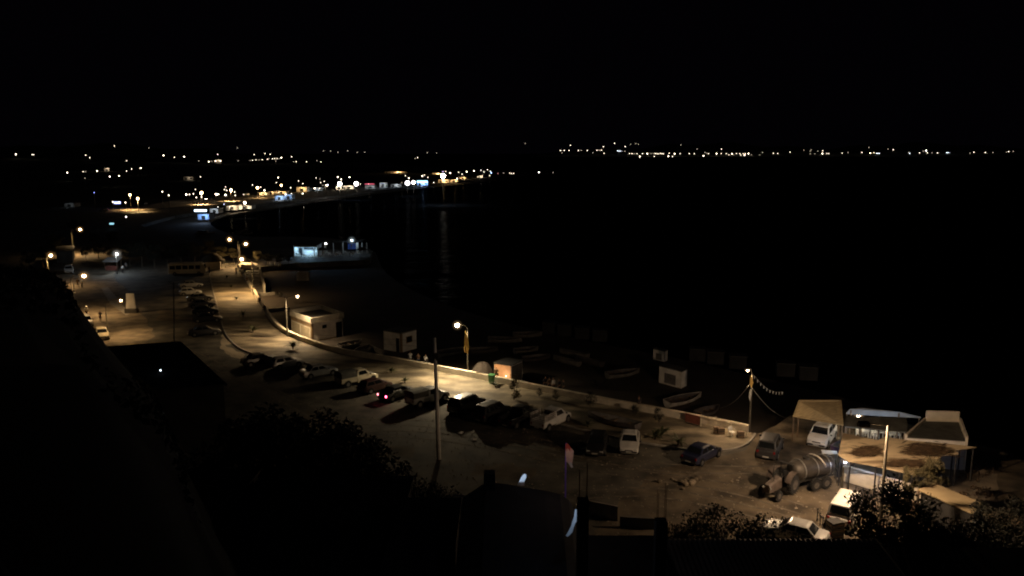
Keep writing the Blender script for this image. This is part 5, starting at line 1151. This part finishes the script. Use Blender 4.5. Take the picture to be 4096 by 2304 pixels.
o = cloth('lit_hanging_cloth', [(2300, 2036), (2311, 2036), (2311, 2080), (2302, 2095), (2290, 2130), (2270, 2144), (2262, 2140), (2285, 2105), (2296, 2070)], 27.0, 'whiteflag', 'bluish white cloth lit between the humped roof and the concrete column', 'cloth')
light('cloth_lamp', AD(2296, 2080, 26.2), (.50, .68, 1), 12, r, r=.05)  # second unseen light, added for the hanging cloth
r = empty('parked_cover', (0, 0, 0), 0, 'dim slatted shutter panel left of the black humped roof', 'shutter')
q = [AD(1808, 2050, 36.6), AD(1850, 2050, 36.6), AD(1882, 1980, 36.8), AD(1812, 1970, 36.8)]
for i in range(5): pan('slat', q, .02, .98, i*.2+.02, i*.2+.14, .02, M['boatpale'], r)
# unfinished concrete frame with rebar
r = empty('unfinished_house', (0, 0, 0), 0, 'unfinished concrete house frame with bare columns and rebar at the bottom', 'house')
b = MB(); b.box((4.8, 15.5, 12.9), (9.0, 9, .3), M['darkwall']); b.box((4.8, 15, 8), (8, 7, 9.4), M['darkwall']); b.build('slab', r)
for (px, yt, Y, wpx) in ((2332, 1996, 20.0, 46), (2645, 2078, 19.5, 46)):
    t = AD(px, yt, Y); wd = wpx/F*21
    b = MB(); b.box((t.x, t.y, (t.z+13.05)/2), (wd, wd, t.z-13.05), M['darkwall']); c_ = b.build('column', r, bevel=.015)
    b = MB()
    for sx in (-1, 1):
        for sy in (-1, 1): b.tube([(t.x+sx*wd*.32, t.y+sy*wd*.32, t.z-.05), (t.x+sx*wd*.34, t.y+sy*wd*.32, t.z+.9+.1*sx)], .007, M['wood'], 4)
    b.build('rebar', c_)
# long corrugated roof at the bottom
P = [AD(2310, 2165, 34), AD(2700, 2200, 34), AD(3000, 2148, 34), AD(3440, 2122, 34)]
r = empty('corrugated_roof_house', (0, 0, 0), 0, 'dark house with a corrugated roof along the bottom right', 'house')
b = MB(); n = 90; vs = []
for j, Y in enumerate((34.2, 25.0)):
    for i in range(n+1):
        x = 6.5+(17-6.5)*i/n; vs.append((x, Y-(.0 if j else 0), (8.25+.012*i/n if j == 0 else 7.4)+.05*(i % 2)))
b.add(vs, [(i, i+1, n+2+i, n+1+i) for i in range(n)], M['roofmetal']); b.build('roof', r)
b = MB(); b.box((11.7, 29.5, 3.6), (10, 8.8, 7.2), M['darkconc']); b.build('wall', r)
house('slope_house', 2.9, 6.4, 25, 33.5, 3, 8.6, 'unlit flat roof between the two concrete columns')
house('slope_house', 17.6, 34, 22, 35, 2, 7.2, 'unlit house under the trees in the bottom right corner')
# low walls and rubble beyond the columns
a, d = G(2352, 2060), G(2470, 2085); n = Vector((0, .2, 0)); b = MB(); b.prism([(p.x, p.y) for p in (a, d, d+n, a+n)], 0, 1.1, M['concrete']); tag(b.build('yard_wall'), 'grey yard wall right of the nearest concrete column', 'wall')
a, d = G(2480, 2110), G(2640, 2120); b = MB(); b.prism([(p.x, p.y) for p in (a, d, d+n, a+n)], 0, .8, M['darkconc']); tag(b.build('yard_wall'), 'low dark yard wall left of the second concrete column', 'wall')
# white scraps on the lot
for x, y, lab in ((1843, 1734, 'crumpled white scrap on the dark lot, upper of two'), (1892, 1760, 'crumpled white scrap on the dark lot, lower of two')):
    p = G(x, y, .01); b = MB(); rr = random.Random(x)
    vs = [(math.cos(2*math.pi*j/9)*.32*rr.uniform(.6, 1.2), math.sin(2*math.pi*j/9)*.3*rr.uniform(.6, 1.2), .02+.1*rr.random()) for j in range(9)]+[(0, 0, .22)]
    b.add(vs, [(j, (j+1) % 9, 9) for j in range(9)], M['plasticwhite']); tag(b.build('paper_scrap', loc=p), lab, 'litter')
b = MB(); rr = random.Random(9)
p = G(2750, 1928, .01)
for i in range(26):
    x_, y_ = rr.gauss(0, 1.0), rr.gauss(0, .6); s_ = rr.uniform(.12, .35); b.ball((x_, y_, s_*.4), s_, M['dirt'], 7, 5, (1, .9, .7))
tag(b.build('rubble', loc=p), 'dark pile of rubble on the lot below the navy saloon', 'rubble pile')

# scrub covering the slopes (nobody could count it)
rr = random.Random(31); b = MB(); n_ = 0
while n_ < 9000:
    y = rr.uniform(12, 74); x = rr.uniform(-.72, .75)*y*1.02
    z = hz(x, y)
    if z < .6: 
        n_ += .2; continue
    n_ += 1; s_ = rr.uniform(.10, .32)*(.5+y/60); s_ *= .6 if y < 40 else 1; p = Vector((x, y, z+rr.uniform(0, .007*y)))
    u = Vector((rr.gauss(0, 1), rr.gauss(0, 1), rr.gauss(0, .8))).normalized(); w_ = u.cross(Vector((rr.gauss(0, 1), rr.gauss(0, 1), 1))).normalized()
    b.add([p-u*s_, p-w_*s_*.6, p+u*s_, p+w_*s_*.6], [(0, 1, 2, 3)], M['leafdark'])
b.build('undergrowth')['kind'] = 'stuff'
rr = random.Random(33); b = MB()
for _ in range(1500):
    px_, py_ = rr.uniform(3650, 3990), rr.uniform(1800, 2030)
    if math.sin(px_*.031)+math.sin(py_*.07+px_*.01) < .1: continue
    p = G(px_, py_, rr.uniform(.03, .4)); s_ = rr.uniform(.06, .2); u = Vector((rr.gauss(0, 1), rr.gauss(0, 1), rr.gauss(0, .8))).normalized(); w_ = u.cross(Vector((rr.gauss(0, 1), rr.gauss(0, 1), 1))).normalized()
    b.add([p-u*s_, p-w_*s_*.4, p+u*s_, p+w_*s_*.4], [(0, 1, 2, 3)], M['brush'])
b.build('undergrowth')['kind'] = 'stuff'
p = G(697, 1382); r = empty('thin_pole', p, 0, 'thin dark pole standing in the car park behind the black flat roof', 'pole')
b = MB(); t = AD(695, 1128, p.y)-p; b.tube([(0, 0, 0), t], [.10, .07], M['darkmetal'], 8); b.build('pole', r); b = MB(); b.box((0, 0, t.z), (.5, .1, .1), M['darkmetal']); b.build('cross_arm', r)
# ------------------------------------------------------------------ lit places along the far shore
def far_house(x0, x1, yb, hpx, mt, label, lit=None, roof='darkmetal', dep=6):
    a, d = G(x0, yb), G(x1, yb); dv = (d-a); L = dv.length; rz = heading(a, d); h = hpx/F*a.y*1.02
    r = empty('shore_house', (a+d)/2, rz, label, 'house', 'houses and bars along the far shore')
    b = MB(); b.box((0, dep/2, h/2), (L, dep, h), M[mt]); b.build('wall', r)
    b = MB(); b.box((0, dep/2, h+.12), (L+.6, dep+.6, .22), M[roof]); b.build('roof', r)
    n = max(1, int(L/4))
    for i in range(n):
        x = -L/2+L*(i+.5)/n; b = MB()
        if i % 2 == 0: b.box((x, -.02, h*.40), (L/n*.35, .06, h*.74), M['black']); b.build('doorway', r)
        else: b.box((x, -.02, h*.55), (L/n*.4, .06, h*.36), M['glass']); b.build('window', r)
    if lit:
        c, p = lit; light('house_light', (L*.1, -2.2, h*.8), c, p, r, r=.2)
    return r
BLU = (.45, .65, 1)
M['bluewall'] = mat('blue grey wall', (.30, .42, .62), .7)
for row in [
 (792, 836, 878, 20, 'bluewall', 'small bar with blue-lit walls under the glaring bluish white awning', (BLU, 700)),
 (840, 874, 853, 18, 'whitewash', 'dim white house right of the glaring bluish awning', (COOL, 120)),
 (878, 902, 845, 18, 'darkconc', 'dark box-like house right of the blue-lit bar', None),
 (903, 950, 840, 17, 'wallpaint', 'cream beach house with dark doorways, left of the bright shore lamp', (WARM, 500)),
 (955, 1006, 836, 13, 'whitewash', 'white beach house directly under the bright shore lamp', (WARM, 500)),
 (1100, 1134, 800, 16, 'bluewall', 'blue-grey block left of the framed lit house on the shore', (COOL, 600)),
 (1138, 1168, 798, 19, 'bluewall', 'house with two white lamps at its eaves on the shore', (COOL, 260)),
 (1037, 1068, 780, 9, 'wallpaint', 'yellow-lit wall house behind the shore road lamps', (SOD, 1300)),
 (1072, 1094, 777, 10, 'wallpaint', 'tan-lit house between the yellow-lit house and the lamp', (SOD, 500)),
 (1098, 1146, 774, 8, 'wallpaint', 'long low lamp-lit house above the blue-grey block', (SOD, 700)),
 (1186, 1228, 767, 17, 'wallpaint', 'stepped tan house lit by a lamp in front of the dark bay', (SOD, 900)),
 (1240, 1296, 764, 12, 'concrete', 'dim grey house left of the two dazzling white lamps', (COOL, 300)),
 (1344, 1366, 758, 14, 'whitewash', 'house under the left dazzling white lamp', (WARM, 900)),
 (1376, 1414, 756, 12, 'whitewash', 'house between the two dazzling white lamps', (WARM, 700)),
 (1460, 1500, 755, 12, 'concrete', 'grey house under the red light strip', (COOL, 400)),
 (1518, 1546, 749, 17, 'concrete', 'taller grey house right of the red light strip', (COOL, 600)),
 (1562, 1604, 747, 10, 'concrete', 'low grey house left of the twin white lamps', (COOL, 500)),
 (1668, 1712, 741, 13, 'bluewall', 'bar flooded with blue light near the point', (BLU, 2400)),
 (1752, 1796, 731, 12, 'wallpaint', 'tan-lit house below the strong lamp on the point', (SOD, 1500)),
 (1800, 1832, 728, 9, 'wallpaint', 'low tan house at the waterside on the point', (SOD, 1200)),
 (1838, 1864, 716, 7, 'wallpaint', 'pale strip-like house toward the tip of the point', (SOD, 900)),
 (1908, 1930, 710, 6, 'whitewash', 'small pale house at the tip of the point', (WARM, 900)),
 (1540, 1628, 692, 5, 'wallpaint', 'long dim yellow wall behind the shore, above the red strip', (SOD, 2600)),
 (1730, 1766, 697, 4, 'wallpaint', 'faint tan wall left of the purple light on the point', (SOD, 2200)),
 (418, 438, 677+8, 12, 'concrete', 'faint pale block inland between the hill lamps', (WARM, 900)),
 (858, 886, 646+8, 14, 'concrete', 'faint lit block inland by the cluster of three hill lamps', (WARM, 1500)),
 (735, 775, 722, 14, 'concrete', 'dim low house inland left above the shore road', (WARM, 220)),
 (258, 296, 828, 14, 'concrete', 'dim house left of the blue sign beside the shore road', (COOL, 30)),
]:
    far_house(*row[:6], row[6])
# bar awning and neon
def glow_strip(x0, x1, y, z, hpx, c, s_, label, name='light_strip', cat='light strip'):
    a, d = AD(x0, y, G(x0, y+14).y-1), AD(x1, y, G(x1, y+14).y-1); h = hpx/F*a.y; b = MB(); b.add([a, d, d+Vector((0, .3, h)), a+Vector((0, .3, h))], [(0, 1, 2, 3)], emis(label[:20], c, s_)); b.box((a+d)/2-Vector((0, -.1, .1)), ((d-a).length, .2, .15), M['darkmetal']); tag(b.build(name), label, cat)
glow_strip(777, 826, 846, 0, 7, (.62, .82, 1), 5, 'glaring bluish white lit awning of the beach bar', 'glowing_awning', 'awning')  # awning cloth glows by itself in place of lamplight on it
glow_strip(826, 842, 860, 0, 4, (.12, .5, 1), 2.5, 'small bright blue sign right of the glaring awning', 'lit_sign', 'sign')
glow_strip(456, 482, 815, 0, 8, (.35, .42, 1), 4.0, 'blue illuminated sign left of the two bright shore road lamps', 'lit_sign', 'sign')
glow_strip(437, 455, 898, 0, 6, (.40, .85, 1), 1.2, 'small cyan lit window above the dark trees at the left', 'lit_window', 'window')
glow_strip(1459, 1497, 737, 0, 2, (1, .12, .22), 1.4, 'thin red light strip on the far shore')
glow_strip(1668, 1710, 731, 0, 8, (.35, .75, 1), 4.0, 'bright cyan light strip of the bar near the point')
# sandy verges, shore road
sheet('road', [G(*p)+Vector((0, 0, .03)) for p in [(420, 852), (610, 842), (640, 834), (730, 826), (960, 806), (960, 789), (880, 790), (700, 800), (560, 826), (430, 838)]], M['roaddust'])
sheet('road', [G(*p)+Vector((0, 0, .03)) for p in [(960, 806), (1180, 784), (1180, 770), (960, 788)]], M['dirt'])
sheet('sand_verge', [G(*p, -1.15) for p in [(985, 838), (1110, 828), (1110, 822), (985, 832)]], M['sand'])
# far lamps
def sphere_data(r_, m_, n=10, k=6):
    b = MB(); b.ball((0, 0, 0), r_, m_, n, k); o = b.build('x'); d = o.data; bpy.data.objects.remove(o); return d
EM = {}
def far_lamp(p, rad, c, s_, h, label, group, name='distant_lamp', pw=0):
    key = (round(rad, 2), c, round(s_, 1), round(h, 1))
    if key not in EM:
        mt = emis('far lamp', c, s_); b = MB(); b.ball((0, 0, h), rad, mt, 8, 5); b.tube([(0, 0, 0), (0, 0, h-rad*.6)], max(.08, rad*.12), M['polepaint'], 5); b.box((0, 0, h+rad*1.05), (rad*1.6, rad*1.2, rad*.3), M['darkmetal'])
        o = b.build('distant_lamp'); EM[key] = o.data; bpy.data.objects.remove(o)
    o = bpy.data.objects.new(name, EM[key]); col.objects.link(o); o.location = p; tag(o, label, 'lamp', group)
    if pw:
        lo = light('lamp_light', (0, 0, h-rad-.4), c, pw, o, r=.3, kind='SPOT'); lo.data.spot_size = R(125); lo.data.spot_blend = 1
    return o
PX = F/4   # focal length in render pixels
W1, W2, W3 = (1, .84, .62), (1, .93, .85), (.80, .9, 1)
BL_, PK = (.3, .4, 1), (1, .45, .45)
ordn = ['first', 'second', 'third', 'fourth', 'fifth', 'sixth', 'seventh', 'eighth', 'ninth', 'tenth', 'eleventh', 'twelfth', 'thirteenth', 'fourteenth', 'fifteenth', 'sixteenth', 'seventeenth', 'eighteenth', 'nineteenth', 'twentieth', 'twenty-first', 'twenty-second', 'twenty-third', 'twenty-fourth', 'twenty-fifth']
def lights(lst, zx0, zy0, k, place_, what, group, h=8):
    pts = sorted([((zx0+l[0]*k), (zy0+l[1]*k), l[2] if len(l) > 2 else 1, l[3] if len(l) > 3 else None) for l in lst])
    for i, (x, y, sz, c) in enumerate(pts):
        c = c or (W1 if sz < 4 else W2)
        s = ray(x, y); s = s.z/s.y
        if place_ == 'coast': Y = (h-26+900)/(s+.0001) if False else (26-h+900*0+ (118/1700)*5900+2)/((118/1700)-s); z0 = 26+Y*s-h
        elif place_ == 'hill' or (place_ == 'auto' and y < 652): Y = (26-h+(62/1150)*1850+2)/((62/1150)-s); z0 = max(0, 26+Y*s-h)
        else: Y = (26-h)/(-s); z0 = 0
        hh = h if place_ != 'coast' else 8
        P_ = Vector((ray(x, y).x/ray(x, y).y*Y, Y, z0)); rad = {0: .30, 1: .42, 2: .62, 3: .85, 4: 1.15}[sz]*Y/PX*.62; rad = min(rad*1.25, 5)
        st = {0: 2.5, 1: 6, 2: 10, 3: 14, 4: 16}[sz]
        lab = '%s from left, %s' % (ordn[i] if i < len(ordn) else 'later', what) if len(pts) <= 25 else what
        far_lamp(P_, rad, c, st, h+(h*0), lab, group, pw=0)
K1, K2, K3, K4, K5 = 820/2576, 820/2576, 820/2576, 950/2576, 1046/2576
lights([(200, 243, 2), (404, 247, 1), (424, 247, 1), (1078, 252), (1128, 284), (1437, 137), (1867, 162, 0), (1592, 334), (2055, 256, 2), (2192, 278), (2315, 272, 2), (2498, 334, 0)], 0, 540, K1, 'hill', 'warm white lamp high on the dark inland slope', 'lamps high on the inland slope')
lights([(845, 473, 2), (1045, 460), (1077, 460, 0), (1220, 452, 2), (1380, 522, 2), (1496, 513, 2), (1590, 452), (1655, 425), (1768, 415, 2), (1068, 542, 0)], 0, 540, K1, 'ground', 'warm white lamp in the inland row at the left', 'lamps in the inland row at the left')
lights([(2520, 527), (1183, 723, 1, BL_), (2040, 713, 2), (2122, 758, 2), (2455, 683), (1585, 1027, 2, W2)], 0, 540, K1, 'ground', 'lamp scattered above the shore road at the left', 'scattered lamps above the shore road at the left')
lights([(783, 163, 0), (537, 242), (995, 247), (1131, 231), (1195, 241), (300, 333, 0), (510, 350, 2), (573, 345, 2), (463, 357, 0), (430, 407, 2), (795, 332, 0), (1467, 273), (1268, 360, 0)], 700, 540, K2, 'hill', 'small warm lamp around the long row on the inland slope', 'small lamps around the inland row')
lights([(975, 317), (1017, 313), (1055, 313, 0), (1096, 311), (1163, 305), (1180, 296, 0), (1226, 299), (1253, 297, 1), (1283, 295), (1310, 296, 0), (1337, 285, 2), (945, 320, 0)], 700, 540, K2, 'hill', 'lamp in the tight yellow row on the inland slope', 'lamps in the tight yellow row inland')
lights([(1495, 415, 0), (1527, 405), (1657, 418), (1783, 324, 0), (1838, 423, 1)], 700, 540, K2, 'hill', 'white lamp in the sparse line right of the tight yellow row', 'sparse white lamps right of the yellow row')
lights([(1955, 200, 0), (1867, 200, 0), (2170, 200, 0), (2047, 215, 0), (2385, 217, 0), (2290, 217, 0), (3171, 223, 0), (3286, 226, 0)], 700, 540, K2, 'hill', 'very faint pinprick lamp on the horizon left of centre', 'faint lamps on the horizon left of centre')
lights([(257, 683, 1), (636, 653, 1), (973, 627, 1), (1296, 535, 2), (1275, 598), (1552, 577), (1607, 610), (1773, 539), (1820, 550, 0), (1875, 582), (1858, 633, 0)], 700, 540, K2, 'ground', 'smaller lamp behind the lit shore road', 'smaller lamps behind the shore road')
lights([(1918, 627, 2, W3), (2045, 528, 2), (2088, 558, 2), (2193, 530, 2), (2037, 655), (2077, 650), (2130, 643), (2330, 615), (2432, 615, 1, PK)], 700, 540, K2, 'ground', 'lamp around the two dazzling white lights on the shore', 'lamps around the dazzling lights')
lights([(863, 745, 1), (1390, 745, 2, W2), (1463, 735, 1, W2), (1605, 735, 2, (1, .95, .7)), (1303, 720, 1), (540, 905, 1, W2), (617, 870, 1, (.7, .7, 1)), (1617, 908, 0)], 700, 540, K2, 'ground', 'small lamp at the beach houses below the shore road', 'small lamps at the beach houses', h=3.5)
lights([(850, 283, 1), (818, 294, 0), (2201, 105, 0)], 1400, 540, K3, 'hill', 'lone lamp near the horizon above the point', 'lone lamps above the point')
lights([(697, 512), (740, 543, 2), (652, 600, 0), (908, 515, 2), (935, 503), (979, 531), (1052, 597, 1)], 1400, 540, K3, 'ground', 'warm lamp around the cyan-lit bar', 'lamps around the cyan-lit bar')
lights([(1168, 461, 1, (.8, .55, 1)), (1204, 458), (1260, 477, 2), (1365, 468), (1408, 492), (1468, 461, 2), (1558, 451, 2), (1646, 443), (1683, 464), (1728, 436), (1763, 455), (1775, 475, 2, (.3, .45, 1)), (1670, 502, 0), (1756, 510, 1), (1346, 547, 2)], 1400, 540, K3, 'ground', 'lamp in the chain running out along the point', 'lamps in the chain along the point')
lights([(1860, 483, 0, PK), (1930, 478, 0), (2007, 478), (2030, 483), (2057, 482), (2375, 470, 2, W2), (2553, 472, 0)], 1400, 540, K3, 'ground', 'lamp low over the water beyond the point', 'lamps low over the water beyond the point', h=7)
D1 = [(222, 166), (112, 222), (128, 222, 0), (155, 222), (207, 222), (307, 222), (340, 222, 0), (405, 222), (131, 250, 0), (465, 247, 0), (510, 220), (530, 220, 0), (543, 220, 0), (558, 218), (580, 180), (587, 253), (700, 144), (815, 180), (733, 227, 1, W3), (748, 228, 1, W3), (762, 229, 1, W3), (776, 229, 0, W3), (812, 230, 0)]
D2 = [(862, 257), (890, 257), (918, 257, 0), (943, 257), (1003, 257), (1055, 257, 2), (1095, 255, 0), (1120, 256, 0), (1142, 255), (1160, 257), (1175, 260), (1188, 255, 0), (1200, 252), (1216, 257), (1230, 258), (975, 287, 2), (1131, 287), (1285, 285, 2), (1328, 287), (1294, 252), (1352, 258, 2), (1411, 257), (875, 155, 0), (930, 148, 0), (960, 155, 0)]
D3 = [(1420, 162, 0), (1511, 257), (1565, 258), (1594, 206, 0), (1665, 280, 2), (1680, 243, 0), (1702, 252, 0), (1720, 257), (1807, 257, 2), (1858, 256), (1860, 206, 1), (1912, 258), (1940, 270), (1975, 257, 2), (1990, 270, 0), (2022, 256), (2059, 256), (2070, 272), (2095, 258), (2110, 272, 2), (2118, 256), (2153, 256, 2), (2184, 268, 0), (2275, 270, 0)]
D4_ = [(2305, 243, 0), (2422, 252), (2470, 255)]
lights(D1, 2200, 520, K4, 'coast', 'tiny lamp at the left end of the coast across the bay', 'lamps on the left part of the coast across the bay', h=14)
lights(D2, 2200, 520, K4, 'coast', 'tiny lamp in the yellowish string on the coast across the bay', 'lamps in the yellowish string across the bay', h=14)
lights(D3+D4_[:1], 2200, 520, K4, 'coast', 'tiny lamp in the dense middle part of the coast across the bay', 'lamps in the middle part of the coast across the bay', h=14)
E1 = [(107, 229), (151, 232), (272, 217), (408, 198, 0), (480, 195, 0), (470, 208, 0), (470, 235, 0), (515, 235, 0), (593, 205), (590, 232, 2), (635, 232), (653, 232), (545, 208, 0), (785, 227), (843, 222, 0), (979, 221), (1048, 172, 0)]
E2 = [(1062, 228, 2, (1, .85, .5)), (1098, 225, 1, (1, .85, .5)), (1125, 230, 1, W3), (1138, 230, 1, W3), (1150, 230, 1, W3), (1238, 187, 0), (1288, 195), (1450, 230, 1, W3), (1440, 220, 0), (1548, 225), (1583, 208, 0), (1612, 203, 2, W2), (1625, 225, 1), (1670, 224, 0), (1725, 226), (1815, 224, 1, W3), (1828, 222, 1, W3), (1842, 225, 0, W3), (2045, 226, 0), (2083, 218), (2195, 222), (2270, 222, 0), (2405, 218, 0), (2425, 212, 1), (2470, 210, 0)]
lights(E1, 3050, 520, K5, 'coast', 'tiny sparse lamp right of the dense lights across the bay', 'sparse lamps across the bay')
lights(E2, 3050, 520, K5, 'coast', 'tiny lamp toward the right end of the coast across the bay', 'lamps toward the right end across the bay')
lights([(2270, 17, 0)], 3050, 520, K5, 'coast', 'faint star-like light above the right end of the coast', 'lone light') if False else None
# bright lamps of the shore road (these really light it)
def road_lamp(px, py, h, c, p, rad, s_, label): 
    b_ = G(px, py, h); b_.z = 0; far_lamp(b_, rad, c, s_, h, label, 'bright lamps of the far shore', 'distant_street_lamp', pw=p)
for px, py, h, c, p, rad, s_, lab in [
 (520, 779, 7, SOD, 18000, .5, 14, 'bright shore road lamp above the blue sign, left of the pair'), (551, 794, 6, SOD, 24000, .5, 22, 'bright shore road lamp above the blue sign, right of the pair'),
 (806, 771, 6, SOD, 36000, .7, 22, 'bright shore road lamp above the headlights of the coming car'), (924, 760, 6, SOD, 26000, .65, 20, 'bright shore road lamp above the two pale parked cars'), (1030, 751, 6, SOD, 14000, .7, 20, 'bright shore road lamp above the yellow-lit house'), (1125, 741, 7, SOD, 12000, .6, 14, 'bright shore road lamp right of the yellow-lit house'),
 (979, 811, 5, WARM, 1800, .5, 22, 'bright lamp on the beach in front of the white beach house'),
 (1359, 735, 8, W2, 5000, 1.2, 20, 'dazzling white light on the shore, left of two'), (1425, 735, 8, W2, 5000, 1.2, 20, 'dazzling white light on the shore, right of two'),
 (1630, 732, 7, (.9, .93, 1), 6000, 1.3, 24, 'strong white light left of the cyan-lit bar'), (1654, 729, 7, W2, 3000, 1.1, 18, 'strong white light just beside the cyan-lit bar'), (1772, 703, 14, (1, .95, .85), 24000, 1.0, 260, 'strong lamp on the point whose light reflects in the sea')]:
    road_lamp(px, py, h, c, p, rad, s_, lab)
sc.render.engine = 'CYCLES'; sc.cycles.use_denoising = True; sc.cycles.max_bounces = 4; sc.cycles.diffuse_bounces = 2; sc.cycles.glossy_bounces = 2
sc.cycles.transmission_bounces = 2; sc.cycles.volume_bounces = 0; sc.cycles.sample_clamp_indirect = 4; sc.cycles.caustics_reflective = False; sc.cycles.caustics_refractive = False
sc.cycles.pixel_filter_type = 'BLACKMAN_HARRIS'; sc.cycles.filter_width = 2.0; sc.cycles.use_light_tree = True
sc.view_settings.view_transform = 'Standard'; sc.view_settings.look = 'None'; sc.view_settings.exposure = 0; sc.view_settings.gamma = 1
rrx = random.Random(12); ex = []
for i in range(25):
    x = rrx.uniform(450, 1330); ex.append((x, 803-(x-560)*.075+rrx.uniform(-22, 8), rrx.choice((0, 0, 1))))
pts_ = sorted(ex)
for i, (x, y, sz) in enumerate(pts_):
    p = G(x, y, 4); p.z = 0; far_lamp(p, .28+.12*sz, W1, 5+4*sz, 4, '%s from left, small window-like light among the shore road houses' % ordn[i], 'small lights among the shore road houses', 'house_lamp')
